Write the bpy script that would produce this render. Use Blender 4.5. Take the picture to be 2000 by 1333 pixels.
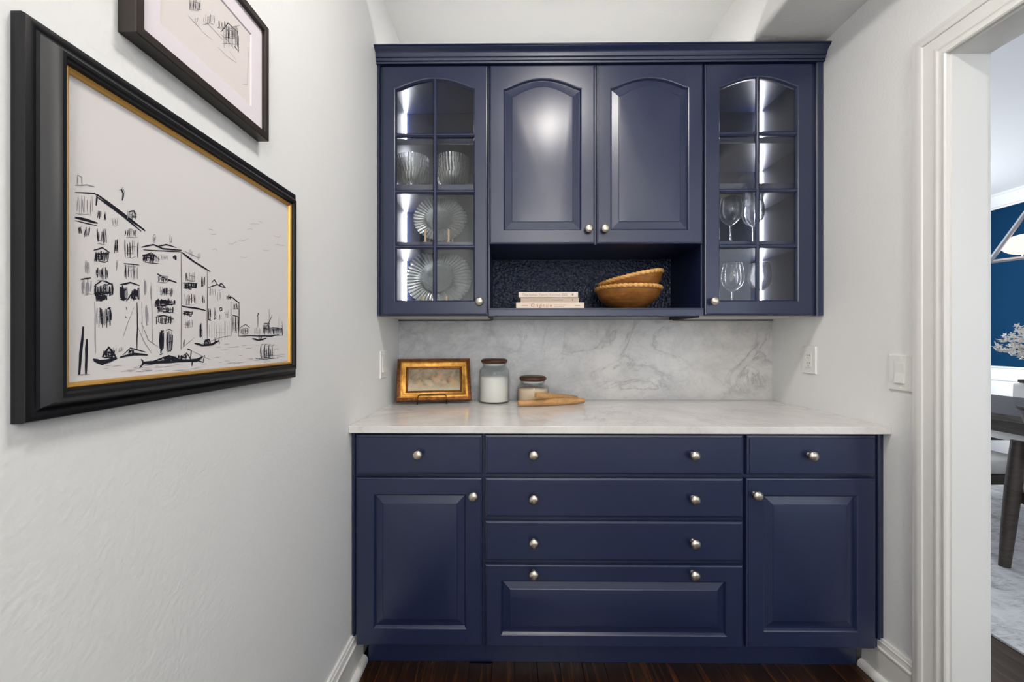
import bpy, math, random
from mathutils import Vector, Matrix, noise as mnoise

for o in list(bpy.data.objects):
    bpy.data.objects.remove(o, do_unlink=True)
scene = bpy.context.scene
COL = scene.collection
RND = random.Random(7)
PI = math.pi

# ------------------------------------------------------------------ camera
cam_d = bpy.data.cameras.new('camera')
cam = bpy.data.objects.new('camera', cam_d)
COL.objects.link(cam)
cam.location = (0, 0, 1.2)
cam.rotation_euler = (PI / 2, 0, 0.0095)
cam_d.sensor_width = 36.0
cam_d.lens = 790 / 2000 * 36.0
cam_d.shift_x = 10.5 / 2000
cam_d.shift_y = -1.5 / 2000
cam_d.clip_start = 0.01
scene.camera = cam

# ------------------------------------------------------------------ world, exposure
w = bpy.data.worlds.new('world')
scene.world = w
w.use_nodes = True
bg = w.node_tree.nodes['Background']
bg.inputs[0].default_value = (0.80, 0.88, 1.0, 1)
bg.inputs[1].default_value = 1.0
vs = scene.view_settings
vs.view_transform = 'Standard'
vs.look = 'None'
vs.gamma = 1.0
vs.use_curve_mapping = False
vs.exposure = 0.78
scene.cycles.max_bounces = 8
scene.cycles.diffuse_bounces = 3
scene.cycles.glossy_bounces = 3
scene.cycles.transmission_bounces = 8
scene.cycles.transparent_max_bounces = 24
scene.cycles.caustics_reflective = False
scene.cycles.caustics_refractive = False
scene.cycles.sample_clamp_indirect = 6.0

def area(name, loc, rot, sx, sy, power, color, spread=PI, parent=None):
    d = bpy.data.lights.new(name, 'AREA')
    d.shape = 'RECTANGLE'; d.size = sx; d.size_y = sy
    d.energy = power; d.color = color; d.spread = spread
    o = bpy.data.objects.new(name, d)
    COL.objects.link(o)
    o.location = loc; o.rotation_euler = rot
    return o

# added fill light, set in the added window behind the camera
area('passage_fill_light', (0.37, -3.12, 1.55), (PI / 2, 0, 0), 1.35, 1.35, 8.5, (0.97, 0.98, 1.0))
# daylight through the dining room's south windows
area('dining_window_daylight', (2.6, -1.72, 1.45), (PI / 2, 0, 0), 1.9, 1.9, 4, (0.86, 0.93, 1.0))
area('dining_window_daylight', (4.3, -1.72, 1.45), (PI / 2, 0, 0), 1.2, 1.9, 2.5, (0.86, 0.93, 1.0))
area('dining_north_fill_light', (3.3, 4.82, 1.5), (-PI / 2, 0, 0), 2.6, 1.9, 68, (0.94, 0.97, 1.0))  # added fill light in front of a north wall without windows

# ------------------------------------------------------------------ materials
def lin(c):
    return tuple((v / 255 / 12.92) if v / 255 <= 0.04045 else ((v / 255 + 0.055) / 1.055) ** 2.4 for v in c) + (1,)

class N:
    """small node-graph helper"""
    def __init__(self, name):
        self.m = bpy.data.materials.new(name)
        self.m.use_nodes = True
        self.t = self.m.node_tree
        self.b = self.t.nodes['Principled BSDF']
        self.out = self.t.nodes['Material Output']
    def n(self, kind, **kw):
        x = self.t.nodes.new(kind)
        for k, v in kw.items():
            if k == 'operation': x.operation = v
            elif k == 'blend_type': x.blend_type = v
            elif k == 'data_type': x.data_type = v
            else: x.inputs[k].default_value = v
        return x
    def l(self, a, b):
        self.t.links.new(a, b)
    def coords(self, scale=(1, 1, 1), rot=(0, 0, 0), loc=(0, 0, 0), kind='Object'):
        tc = self.n('ShaderNodeTexCoord')
        mp = self.n('ShaderNodeMapping')
        mp.inputs['Scale'].default_value = scale
        mp.inputs['Rotation'].default_value = rot
        mp.inputs['Location'].default_value = loc
        self.l(tc.outputs[kind], mp.inputs['Vector'])
        return mp.outputs[0]
    def noise(self, vec, scale, detail=4, rough=0.55, dist=0.0):
        x = self.n('ShaderNodeTexNoise')
        x.inputs['Scale'].default_value = scale
        x.inputs['Detail'].default_value = detail
        x.inputs['Roughness'].default_value = rough
        x.inputs['Distortion'].default_value = dist
        self.l(vec, x.inputs['Vector'])
        return x.outputs['Fac']
    def ramp(self, fac, stops):
        r = self.n('ShaderNodeValToRGB')
        e = r.color_ramp.elements
        while len(e) < len(stops): e.new(0.5)
        for i, (p, c) in enumerate(stops):
            e[i].position = p
            e[i].color = c if len(c) == 4 else tuple(c) + (1,)
        self.l(fac, r.inputs[0])
        return r.outputs[0]
    def mix(self, fac, a, b, mode='MIX'):
        x = self.n('ShaderNodeMix', data_type='RGBA')
        x.blend_type = mode
        for s, v in ((x.inputs[0], fac), (x.inputs[6], a), (x.inputs[7], b)):
            if hasattr(v, 'is_linked'): self.l(v, s)
            else: s.default_value = v
        return x.outputs[2]
    def math(self, op, a, b=None):
        x = self.n('ShaderNodeMath', operation=op)
        for s, v in ((x.inputs[0], a), (x.inputs[1], b)):
            if v is None: continue
            if hasattr(v, 'is_linked'): self.l(v, s)
            else: s.default_value = v
        return x.outputs[0]
    def bump(self, h, strength=0.2, dist=0.01):
        x = self.n('ShaderNodeBump')
        x.inputs['Strength'].default_value = strength
        x.inputs['Distance'].default_value = dist
        self.l(h, x.inputs['Height'])
        self.l(x.outputs[0], self.b.inputs['Normal'])
    def set(self, color=None, rough=None, metal=None, spec=None, coat=None, coat_rough=None):
        def put(s, v):
            if v is None: return
            if hasattr(v, 'is_linked'): self.l(v, s)
            else: s.default_value = v
        put(self.b.inputs['Base Color'], color)
        put(self.b.inputs['Roughness'], rough)
        put(self.b.inputs['Metallic'], metal)
        put(self.b.inputs['Specular IOR Level'], spec)
        put(self.b.inputs['Coat Weight'], coat)
        put(self.b.inputs['Coat Roughness'], coat_rough)
        return self

def plain(name, c, rough=0.5, metal=0.0, spec=0.5, bump=None, coat=None):
    g = N(name).set(lin(c), rough, metal, spec, coat, 0.1 if coat else None)
    if bump:
        g.bump(g.noise(g.coords(), bump[0], 3), bump[1], bump[2])
    return g.m

M = {}
# orange-peel wall paint
def wallpaint(name, c, scale=170, strength=0.35, dist=0.0015, rough=0.55):
    g = N(name)
    v = g.coords()
    g.set(lin(tuple(k - 2 for k in c)), rough, 0, 0.35)
    g.bump(g.noise(v, scale * 0.6, 1.5, 0.6), strength, dist * 1.6)
    return g.m
M['wall'] = wallpaint('wall_paint_white', (242, 243, 242))
M['ceil'] = wallpaint('ceiling_paint_white', (246, 246, 244), 140, 0.25)
M['trim'] = plain('trim_paint_white', (232, 231, 227), 0.32, 0, 0.45)
M['niche'] = wallpaint('navy_textured_wall', (31, 40, 66), 130, 1.0, 0.006, 0.28)
M['blue_wall'] = plain('dining_blue_wall', (12, 52, 84), 0.9, 0, 0.08)
M['dining_white'] = plain('dining_white_paint', (236, 238, 240), 0.5)

# satin navy cabinet lacquer
g = N('navy_cabinet_paint')
v = g.coords()
g.set(g.mix(g.noise(v, 3, 1), lin((19, 31, 64)), lin((22, 34, 68))), 0.33, 0, 0.8)
M['navy'] = g.m
M['gap'] = plain('dark_joint_paint', (12, 14, 24), 0.6)  # dark slab colour seen in the joints between floor planks

# marble backsplash and counter
def marble(name, light, mid, vein, amount, scale, rough, seed, cloud_x=None):
    g = N(name)
    v = g.coords((1, 1, 1.35), (0, 0.35, 0), (seed, seed * 0.7, seed * 1.3))
    warp = g.noise(v, scale * 0.7, 6, 0.6, 0.6)

    clouds = g.ramp(g.noise(v, scale, 9, 0.68, 0.9), [(0.36, lin(mid)), (0.60, lin(light))])
    n1 = g.noise(v, scale * 0.62, 8, 0.62, 1.6)
    d1 = g.math('ABSOLUTE', g.math('SUBTRACT', n1, 0.5))
    veins = g.ramp(d1, [(0.0, (1, 1, 1)), (0.012, (0.35, 0.35, 0.35)), (0.045, (0, 0, 0))])
    n2 = g.noise(g.coords((1, 1, 1.6), (0, -0.5, 0), (seed + 4, 2, 1)), scale * 1.1, 9, 0.7, 1.2)
    d2 = g.math('ABSOLUTE', g.math('SUBTRACT', n2, 0.52))
    v2 = g.ramp(d2, [(0.0, (0.6, 0.6, 0.6)), (0.008, (0.2, 0.2, 0.2)), (0.03, (0, 0, 0))])
    mask = g.ramp(g.noise(g.coords((1, 1, 1), (0, 0, 0), (seed * 2, 0, 0)), 2.4, 3), [(0.42, (0, 0, 0)), (0.62, (1, 1, 1))])
    vsum = g.math('MULTIPLY', g.math('ADD', g.math('MULTIPLY', veins, mask), g.math('MULTIPLY', v2, 0.6)), amount)
    col = clouds
    if cloud_x is not None:     # the slab is greyer at one end
        tc = g.n('ShaderNodeTexCoord'); sp = g.n('ShaderNodeSeparateXYZ'); g.l(tc.outputs['Object'], sp.inputs[0])
        mr = g.n('ShaderNodeMapRange'); mr.inputs['From Min'].default_value = cloud_x[0]; mr.inputs['From Max'].default_value = cloud_x[1]
        g.l(g.math('ADD', sp.outputs[0], g.math('MULTIPLY', warp, 0.5)), mr.inputs['Value'])
        grey = g.ramp(g.noise(v, scale * 1.3, 10, 0.72, 1.3), [(0.30, lin((164, 166, 170))), (0.50, lin((200, 201, 202))), (0.70, lin((224, 223, 222)))])
        col = g.mix(mr.outputs[0], grey, clouds)
    col = g.mix(vsum, col, lin(vein))
    g.set(col, rough, 0, 0.5)
    return g.m
M['splash'] = marble('marble_backsplash', (226, 224, 221), (203, 202, 201), (120, 122, 126), 0.5, 3.4, 0.22, 3.1, (0.05, 0.75))
M['counter'] = marble('marble_counter', (232, 229, 225), (217, 213, 208), (170, 166, 162), 0.45, 2.6, 0.14, 8.3)

# dark plank floors
def planks(name, a, b, c, rough):
    g = N(name)
    oi = g.n('ShaderNodeObjectInfo')
    mp = g.coords((26, 1.3, 26))
    add = g.n('ShaderNodeVectorMath', operation='ADD')
    sc = g.n('ShaderNodeVectorMath', operation='SCALE'); sc.inputs['Scale'].default_value = 31.0
    cmb = g.n('ShaderNodeCombineXYZ'); g.l(oi.outputs['Random'], cmb.inputs[0]); g.l(oi.outputs['Random'], cmb.inputs[1])
    g.l(cmb.outputs[0], sc.inputs[0]); g.l(mp, add.inputs[0]); g.l(sc.outputs[0], add.inputs[1])
    gr = g.noise(add.outputs[0], 1.6, 7, 0.65, 1.0)
    col = g.ramp(gr, [(0.30, lin(a)), (0.52, lin(b)), (0.75, lin(c))])
    hs = g.n('ShaderNodeHueSaturation'); g.l(col, hs.inputs['Color'])
    mr = g.n('ShaderNodeMapRange'); mr.inputs['To Min'].default_value = 0.6; mr.inputs['To Max'].default_value = 1.25
    g.l(oi.outputs['Random'], mr.inputs['Value']); g.l(mr.outputs[0], hs.inputs['Value'])
    g.set(hs.outputs[0], rough, 0, 0.5)
    g.bump(gr, 0.12, 0.002)
    return g.m
M['plank'] = planks('dark_walnut_planks', (20, 11, 7), (46, 26, 13), (98, 56, 24), 0.25)
M['plank2'] = planks('dining_oak_planks', (42, 32, 28), (72, 58, 50), (105, 86, 74), 0.35)

def woodmat(name, a, b, rough=0.45, scale=(1, 1, 1), ns=3.0, coat=None):
    g = N(name)
    v = g.coords(scale)
    gr = g.noise(v, ns, 6, 0.6, 1.4)
    g.set(g.ramp(gr, [(0.3, lin(a)), (0.7, lin(b))]), rough, 0, 0.45, coat, 0.15 if coat else None)
    return g.m
M['bowl_wood'] = woodmat('acacia_bowl_wood', (132, 80, 32), (182, 122, 58), 0.35, (4, 4, 14), 3.0, 0.3)
M['rope'] = woodmat('carved_rope_wood', (196, 138, 70), (228, 176, 106), 0.42, (6, 6, 6))
M['pin'] = woodmat('beech_rolling_pin', (176, 128, 78), (206, 162, 110), 0.5, (10, 30, 30), 2.0)
M['lid'] = woodmat('walnut_jar_lid', (58, 34, 22), (98, 62, 40), 0.45, (10, 30, 10))
M['peg'] = woodmat('pale_maple_stand', (212, 178, 138), (232, 204, 168), 0.5, (20, 20, 6))
M['dark_wood'] = woodmat('dark_grey_dining_wood', (52, 46, 44), (86, 76, 70), 0.45, (3, 3, 14))
M['table_wood'] = woodmat('charcoal_table_wood', (58, 54, 54), (92, 86, 84), 0.4, (14, 2, 14))
M['nickel'] = plain('satin_nickel', (214, 204, 188), 0.28, 1.0)
M['black_frame'] = plain('ebony_frame_lacquer', (17, 17, 20), 0.36, 0, 0.35)
M['bronze_frame'] = plain('dark_bronze_frame', (46, 38, 33), 0.38, 0.2, 0.5)
M['gilt'] = plain('gilt_slip', (206, 160, 84), 0.38, 0.75, 0.5, (80, 0.15, 0.001))
g = N('antique_gold_leaf')
v = g.coords()
g.set(g.ramp(g.noise(v, 38, 5, 0.6), [(0.25, lin((140, 90, 34))), (0.6, lin((200, 148, 68)))]), 0.36, 0.75)
M['gold'] = g.m
g = N('antique_gold_brown_edge')
v = g.coords()
g.set(g.ramp(g.noise(v, 60, 5, 0.6), [(0.3, lin((70, 38, 14))), (0.7, lin((146, 88, 36)))]), 0.4, 0.6)
M['gold_dark'] = g.m
M['iron'] = plain('black_iron_wire', (28, 24, 22), 0.45, 0.6)
M['paper'] = plain('drawing_canvas', (226, 223, 222), 0.7, 0, 0.2, (900, 0.1, 0.0005))
M['mat_board'] = plain('pale_mat_board', (232, 224, 230), 0.7, 0, 0.2)
M['print_paper'] = plain('cream_print_paper', (226, 219, 216), 0.7, 0, 0.2)
M['ink'] = plain('dark_ink', (38, 38, 48), 0.8, 0, 0.1)
M['ink_soft'] = plain('soft_grey_ink', (150, 149, 154), 0.8, 0, 0.1)
M['plate_white'] = plain('white_switch_plastic', (238, 238, 235), 0.35)
M['slot'] = plain('outlet_slot_dark', (70, 68, 66), 0.6)
M['melamine'] = plain('pale_melamine_panel', (206, 205, 200), 0.4)
M['rubber'] = plain('black_edge_strip', (14, 14, 15), 0.5)
M['sugar'] = plain('white_sugar', (240, 236, 228), 0.9, 0, 0.2, (900, 0.6, 0.001))
M['flour'] = plain('beige_flour', (232, 208, 176), 0.9, 0, 0.2, (900, 0.6, 0.001))
M['book1'] = plain('cream_book_cover', (236, 219, 200), 0.6)
M['book2'] = plain('taupe_book_cover', (196, 178, 158), 0.7)
M['book3'] = plain('ivory_book_cover', (230, 214, 200), 0.6)
M['pages'] = plain('book_pages', (222, 212, 196), 0.8)
M['txt_rust'] = plain('rust_lettering', (176, 104, 76), 0.7)
M['txt_brown'] = plain('taupe_lettering', (168, 146, 124), 0.7)
M['txt_grey'] = plain('grey_lettering', (160, 148, 142), 0.7)
M['txt_dark'] = plain('dark_lettering', (120, 104, 92), 0.7)
M['upholstery'] = plain('white_upholstery', (226, 225, 223), 0.85, 0, 0.2, (500, 0.3, 0.001))
g = N('grey_woven_rope')
v = g.coords()
wv = g.n('ShaderNodeTexWave'); wv.inputs['Scale'].default_value = 55; wv.inputs['Distortion'].default_value = 1.5
wv.bands_direction = 'Z'
g.l(v, wv.inputs['Vector'])
g.set(g.ramp(wv.outputs['Fac'], [(0.2, lin((52, 50, 50))), (0.8, lin((104, 100, 98)))]), 0.8)
g.bump(wv.outputs['Fac'], 0.8, 0.004)
M['woven'] = g.m
M['silver'] = plain('brushed_silver', (190, 192, 196), 0.3, 1.0, 0.5, (120, 0.2, 0.001))
M['petal'] = plain('white_petals', (240, 236, 230), 0.7)
M['twig'] = plain('brown_twig', (96, 80, 66), 0.8)
M['vase'] = plain('white_ceramic', (228, 226, 222), 0.25)
g = N('distressed_grey_rug')
v = g.coords((1, 3, 1))
n1 = g.noise(v, 7, 10, 0.75, 1.5)
n2 = g.noise(g.coords((3, 1, 1), (0, 0, 0.4)), 4, 6, 0.7, 0.6)
g.set(g.mix(g.ramp(n2, [(0.35, (0, 0, 0)), (0.7, (1, 1, 1))]), g.ramp(n1, [(0.36, lin((120, 124, 130))), (0.52, lin((196, 198, 202))), (0.66, lin((226, 227, 229)))]), lin((222, 223, 226))), 0.95, 0, 0.1)
g.bump(n1, 0.5, 0.004)
M['rug'] = g.m

def emit(name, c, s, sample=True):
    m = bpy.data.materials.new(name); m.use_nodes = True
    t = m.node_tree; t.nodes.clear()
    e = t.nodes.new('ShaderNodeEmission'); e.inputs[0].default_value = c; e.inputs[1].default_value = s
    o = t.nodes.new('ShaderNodeOutputMaterial'); t.links.new(e.outputs[0], o.inputs[0])
    if not sample: m.cycles.emission_sampling = 'NONE'
    return m
M['led'] = emit('led_strip_cool_white', (0.88, 0.90, 1.0, 1), 60.0)
M['can_lens'] = emit('disc_lamp_diffuser', (1.0, 0.94, 0.88, 1), 6.0, False)
M['tape'] = emit('warm_led_tape', (1.0, 0.96, 0.91, 1), 15.0)
M['opal'] = emit('fill_globe_glow', (1.0, 0.95, 0.91, 1), 27.0)
M['globe'] = emit('chandelier_globe_glow', (1.0, 0.80, 0.70, 1), 0.80, False)

def thin_glass(name, tint, ior, edge, edge_col, gloss_rough=0.02, power=3.0, base=0.0):
    """thin clear glass: see-through at normal incidence, reflecting by Fresnel, denser towards the rim"""
    m = bpy.data.materials.new(name); m.use_nodes = True
    t = m.node_tree; t.nodes.clear()
    tr = t.nodes.new('ShaderNodeBsdfTransparent'); tr.inputs[0].default_value = tint
    gl = t.nodes.new('ShaderNodeBsdfGlossy'); gl.inputs['Roughness'].default_value = gloss_rough
    lf = t.nodes.new('ShaderNodeLayerWeight'); lf.inputs[0].default_value = 0.5
    p5 = t.nodes.new('ShaderNodeMath'); p5.operation = 'POWER'; p5.inputs[1].default_value = 5.0
    t.links.new(lf.outputs['Facing'], p5.inputs[0])
    fr = t.nodes.new('ShaderNodeMath'); fr.operation = 'MULTIPLY_ADD'; fr.inputs[1].default_value = 0.6
    fr.inputs[2].default_value = ((ior - 1) / (ior + 1)) ** 2
    t.links.new(p5.outputs[0], fr.inputs[0])
    mx = t.nodes.new('ShaderNodeMixShader')
    t.links.new(fr.outputs[0], mx.inputs[0]); t.links.new(tr.outputs[0], mx.inputs[1]); t.links.new(gl.outputs[0], mx.inputs[2])
    out = t.nodes.new('ShaderNodeOutputMaterial')
    last = mx.outputs[0]
    if edge > 0:
        lw = t.nodes.new('ShaderNodeLayerWeight'); lw.inputs[0].default_value = 0.35
        pw = t.nodes.new('ShaderNodeMath'); pw.operation = 'POWER'; pw.inputs[1].default_value = power
        t.links.new(lw.outputs['Facing'], pw.inputs[0])
        ml = t.nodes.new('ShaderNodeMath'); ml.operation = 'MULTIPLY'; ml.inputs[1].default_value = edge
        ml.operation = 'MULTIPLY_ADD'; ml.inputs[2].default_value = base; ml.use_clamp = True
        t.links.new(pw.outputs[0], ml.inputs[0])
        rf = t.nodes.new('ShaderNodeBsdfTranslucent'); rf.inputs[0].default_value = edge_col
        df = t.nodes.new('ShaderNodeBsdfGlossy'); df.inputs[0].default_value = edge_col; df.inputs['Roughness'].default_value = 0.25
        m3 = t.nodes.new('ShaderNodeMixShader'); m3.inputs[0].default_value = 0.6
        t.links.new(rf.outputs[0], m3.inputs[1]); t.links.new(df.outputs[0], m3.inputs[2])
        m2 = t.nodes.new('ShaderNodeMixShader')
        t.links.new(ml.outputs[0], m2.inputs[0]); t.links.new(last, m2.inputs[1]); t.links.new(m3.outputs[0], m2.inputs[2])
        last = m2.outputs[0]
    t.links.new(last, out.inputs[0])
    return m
M['pane'] = thin_glass('cabinet_pane_glass', (0.97, 0.975, 0.975, 1), 1.5, 0, None, 0.01)
M['jar_glass'] = thin_glass('jar_glass', (0.97, 0.98, 0.98, 1), 1.45, 0.35, (0.5, 0.52, 0.52, 1))

def cut_glass(name, clear, refr, body, tint, milk):
    """clear see-through share, refracting share and a pale share that paints in bright edges and rib glints"""
    m = bpy.data.materials.new(name); m.use_nodes = True
    t = m.node_tree; t.nodes.clear()
    tr = t.nodes.new('ShaderNodeBsdfTransparent'); tr.inputs[0].default_value = tint
    gl = t.nodes.new('ShaderNodeBsdfGlass'); gl.inputs['IOR'].default_value = 1.5; gl.inputs['Roughness'].default_value = 0.03; gl.inputs[0].default_value = tint
    a = t.nodes.new('ShaderNodeMixShader'); a.inputs[0].default_value = refr
    t.links.new(tr.outputs[0], a.inputs[1]); t.links.new(gl.outputs[0], a.inputs[2])
    tl = t.nodes.new('ShaderNodeBsdfTranslucent'); tl.inputs[0].default_value = milk
    di = t.nodes.new('ShaderNodeBsdfGlossy'); di.inputs[0].default_value = milk; di.inputs['Roughness'].default_value = 0.22
    b = t.nodes.new('ShaderNodeMixShader'); b.inputs[0].default_value = 0.5
    t.links.new(tl.outputs[0], b.inputs[1]); t.links.new(di.outputs[0], b.inputs[2])
    lw = t.nodes.new('ShaderNodeLayerWeight'); lw.inputs[0].default_value = 0.35
    pw = t.nodes.new('ShaderNodeMath'); pw.operation = 'POWER'; pw.inputs[1].default_value = body[2]
    t.links.new(lw.outputs['Facing'], pw.inputs[0])
    ma = t.nodes.new('ShaderNodeMath'); ma.operation = 'MULTIPLY_ADD'; ma.use_clamp = True
    ma.inputs[1].default_value = body[1]; ma.inputs[2].default_value = body[0]
    t.links.new(pw.outputs[0], ma.inputs[0])
    c = t.nodes.new('ShaderNodeMixShader')
    t.links.new(ma.outputs[0], c.inputs[0]); t.links.new(a.outputs[0], c.inputs[1]); t.links.new(b.outputs[0], c.inputs[2])
    o = t.nodes.new('ShaderNodeOutputMaterial'); t.links.new(c.outputs[0], o.inputs[0])
    return m
M['bowl_glass'] = cut_glass('ribbed_bowl_glass', 1, 0.5, (0.05, 0.5, 1.6), (0.98, 0.985, 0.98, 1), (0.96, 0.97, 0.96, 1))
M['plate_glass'] = cut_glass('ribbed_plate_glass', 1, 0.5, (0.08, 0.5, 1.6), (0.97, 0.98, 0.98, 1), (0.90, 0.95, 0.95, 1))
M['bowl_rib_glint'] = cut_glass('ribbed_bowl_glass_glint', 1, 0.35, (0.50, 0.5, 1.0), (0.98, 0.985, 0.98, 1), (1, 1, 0.99, 1))  # paler rib faces imitate the glints of moulded glass
M['plate_rib_glint'] = cut_glass('ribbed_plate_glass_glint', 1, 0.35, (0.50, 0.5, 1.0), (0.97, 0.98, 0.98, 1), (0.96, 1.0, 1.0, 1))
M['wine_glass'] = cut_glass('wine_glass_crystal', 1, 0.6, (0.02, 1.1, 1.7), (0.99, 0.99, 0.99, 1), (1, 1, 1, 1))

# ------------------------------------------------------------------ mesh helpers
WL = {}          # world location of each object's origin

class MB:
    def __init__(self):
        self.v = []; self.f = []
    def box(self, x0, x1, y0, y1, z0, z1):
        b = len(self.v)
        self.v += [(x, y, z) for x in (x0, x1) for y in (y0, y1) for z in (z0, z1)]
        self.f += [tuple(b + i for i in q) for q in ((0, 1, 3, 2), (4, 6, 7, 5), (0, 4, 5, 1), (2, 3, 7, 6), (0, 2, 6, 4), (1, 5, 7, 3))]
        return self
    def loops(self, loops, closed=True, cap0=False, cap1=False):
        """bridge successive point loops"""
        n = len(loops[0]); b = len(self.v)
        for lp in loops: self.v += [tuple(p) for p in lp]
        for i in range(len(loops) - 1):
            for j in range(n if closed else n - 1):
                k = (j + 1) % n
                self.f.append((b + i * n + j, b + i * n + k, b + (i + 1) * n + k, b + (i + 1) * n + j))
        if cap0: self.f.append(tuple(b + j for j in reversed(range(n))))
        if cap1: self.f.append(tuple(b + (len(loops) - 1) * n + j for j in range(n)))
        return self
    def extrude(self, poly, fn0, fn1):
        """closed 2-D polygon swept between two mappings"""
        self.loops([[fn0(p) for p in poly], [fn1(p) for p in poly]], True, True, True)
        return self
    def lathe(self, prof, c=(0, 0, 0), seg=48, rib=None, axis='z', cap=False):
        lps = []
        for i, (r, z) in enumerate(prof):
            lp = []
            for k in range(seg):
                a = 2 * PI * k / seg
                rr, zz = (r, z) if rib is None else rib(i, a, r, z)
                p = (rr * math.cos(a), rr * math.sin(a), zz)
                if axis == 'y': p = (p[0], -p[2], p[1])
                lp.append((p[0] + c[0], p[1] + c[1], p[2] + c[2]))
            lps.append(lp)
        self.loops(lps, True, cap, cap)
        return self
    def tube(self, pts, rad, seg=10, cap=True):
        pts = [Vector(p) for p in pts]
        lps = []
        up = Vector((0, 0, 1))
        for i, p in enumerate(pts):
            d = (pts[min(i + 1, len(pts) - 1)] - pts[max(i - 1, 0)]).normalized()
            ref = up if abs(d.dot(up)) < 0.95 else Vector((0, 1, 0))
            a = d.cross(ref).normalized(); b2 = d.cross(a).normalized()
            r = rad[i] if isinstance(rad, (list, tuple)) else rad
            lps.append([p + (a * math.cos(2 * PI * k / seg) + b2 * math.sin(2 * PI * k / seg)) * r for k in range(seg)])
        self.loops(lps, True, cap, cap)
        return self
    def ball(self, c, rx, ry=None, rz=None, seg=12, rings=8):
        ry = rx if ry is None else ry; rz = rx if rz is None else rz
        lps = [[(c[0] + rx * math.sin(PI * i / rings) * math.cos(2 * PI * k / seg), c[1] + ry * math.sin(PI * i / rings) * math.sin(2 * PI * k / seg), c[2] - rz * math.cos(PI * i / rings)) for k in range(seg)] for i in range(1, rings)]
        return self.loops(lps, True, True, True)
    def xf(self, mat):
        self.v = [tuple(mat @ Vector(p)) for p in self.v]
        return self
    def mesh(self, name):
        me = bpy.data.meshes.new(name)
        me.from_pydata([tuple(p) for p in self.v], [], self.f)
        return me
    def build(self, name, mat, parent=None, smooth=False, origin=None, bevel=0.0, angle=35):
        xs, ys, zs = zip(*self.v)
        if origin is None:
            origin = ((min(xs) + max(xs)) / 2, (min(ys) + max(ys)) / 2, min(zs))
        self.v = [(p[0] - origin[0], p[1] - origin[1], p[2] - origin[2]) for p in self.v]
        me = self.mesh(name)
        import bmesh
        bm = bmesh.new(); bm.from_mesh(me)
        bmesh.ops.recalc_face_normals(bm, faces=bm.faces)
        if bevel > 0:
            es = [e for e in bm.edges if len(e.link_faces) == 2 and e.calc_face_angle(0) > 0.6]
            bmesh.ops.bevel(bm, geom=es, offset=bevel, segments=2, affect='EDGES', profile=0.6, clamp_overlap=True)
        bm.to_mesh(me); bm.free()
        me.materials.append(M[mat] if isinstance(mat, str) else mat)
        if smooth:
            for p in me.polygons: p.use_smooth = True
            me.set_sharp_from_angle(angle=math.radians(angle))
        o = bpy.data.objects.new(name, me)
        COL.objects.link(o)
        place(o, origin, parent)
        return o

def place(o, loc, parent=None):
    WL[o.name] = Vector(loc)
    if parent is not None:
        o.parent = parent
        o.location = Vector(loc) - WL[parent.name]
    else:
        o.location = loc

def empty(name, loc):
    o = bpy.data.objects.new(name, None)
    o.empty_display_size = 0.05
    COL.objects.link(o)
    place(o, loc)
    return o

def tag(o, label, cat, group=None):
    o['label'] = label; o['category'] = cat
    if group: o['group'] = group
    return o

def struct(o, label=None):
    o['kind'] = 'structure'
    if label: o['label'] = label
    return o

def copy_tree(o, loc=None, parent=None):
    c = o.copy(); COL.objects.link(c)
    c.parent = parent
    if loc is not None: c.location = loc
    WL[c.name] = Vector(c.location) + (WL[parent.name] if parent else Vector())
    for ch in o.children:
        copy_tree(ch, None, c)
    return c

def stripe(o, mat, seg, per, hit, rows):
    """give the rib faces of a turned mesh a milkier glass in place of their glints: rows of seg faces, ribs every per faces"""
    o.data.materials.append(M[mat])
    for p in o.data.polygons:
        i, j = divmod(p.index, seg)
        if i in rows and j % per in hit: p.material_index = 1

def bx(x0, x1, y0, y1, z0, z1):
    return MB().box(x0, x1, y0, y1, z0, z1)

def rect_loop(cx, cz, hw, hh):
    return [(cx - hw, cz - hh), (cx + hw, cz - hh), (cx + hw, cz + hh), (cx - hw, cz + hh)]
# ================================================================== the setting
XL, XR = -0.566, 1.3135           # passage side walls
XW = 1.419                        # dining side of the right wall
YB = 2.060                        # back wall
YR = -3.2                         # end of the passage behind the camera
ZC = 2.72                         # ceiling
DOOR_Y0, DOOR_Y1, DOOR_Z = -0.35, 1.216, 2.053

floor = struct(bx(XL - 0.1, XR + 0.05, YR, YB, -0.06, -0.012).build('floor', 'gap'), 'dark walnut plank floor of the passage')
struct(bx(XL - 0.12, XL, YR, YB + 0.1, -0.06, ZC + 0.1).build('wall_left', 'wall', origin=(0, 0, 0)))
struct(bx(XL, XW, YB, YB + 0.1, -0.06, ZC + 0.1).build('wall_back', 'wall', origin=(0, 0, 0)))
mb = MB().box(XR, XW, DOOR_Y1 + 0.018, YB, -0.06, ZC + 0.1)
mb.box(XR, XW, DOOR_Y0 - 0.018, DOOR_Y1 + 0.018, DOOR_Z + 0.018, ZC + 0.1)
mb.box(XR, XW, YR, DOOR_Y0 - 0.018, -0.06, ZC + 0.1)
struct(mb.build('wall_right', 'wall', origin=(0, 0, 0)))
struct(bx(XL - 0.12, XW, YR, YB + 0.1, ZC, ZC + 0.1).build('ceiling', 'ceil', origin=(0, 0, 0)))
# dropped soffit along the right wall, bullnosed lower edge
r = 0.022
poly = [(XR, 2.45)] + [(1.01 + r - r * math.sin(a), 2.45 + r - r * math.cos(a)) for a in [i * PI / 12 for i in range(7)]] + [(1.0, ZC), (XR, ZC)]
o = MB().extrude(poly, lambda p: (p[0], YR, p[1]), lambda p: (p[0], YB, p[1])).build('ceiling_soffit', 'ceil', smooth=True)
struct(o, 'dropped white soffit along the right wall')
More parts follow.
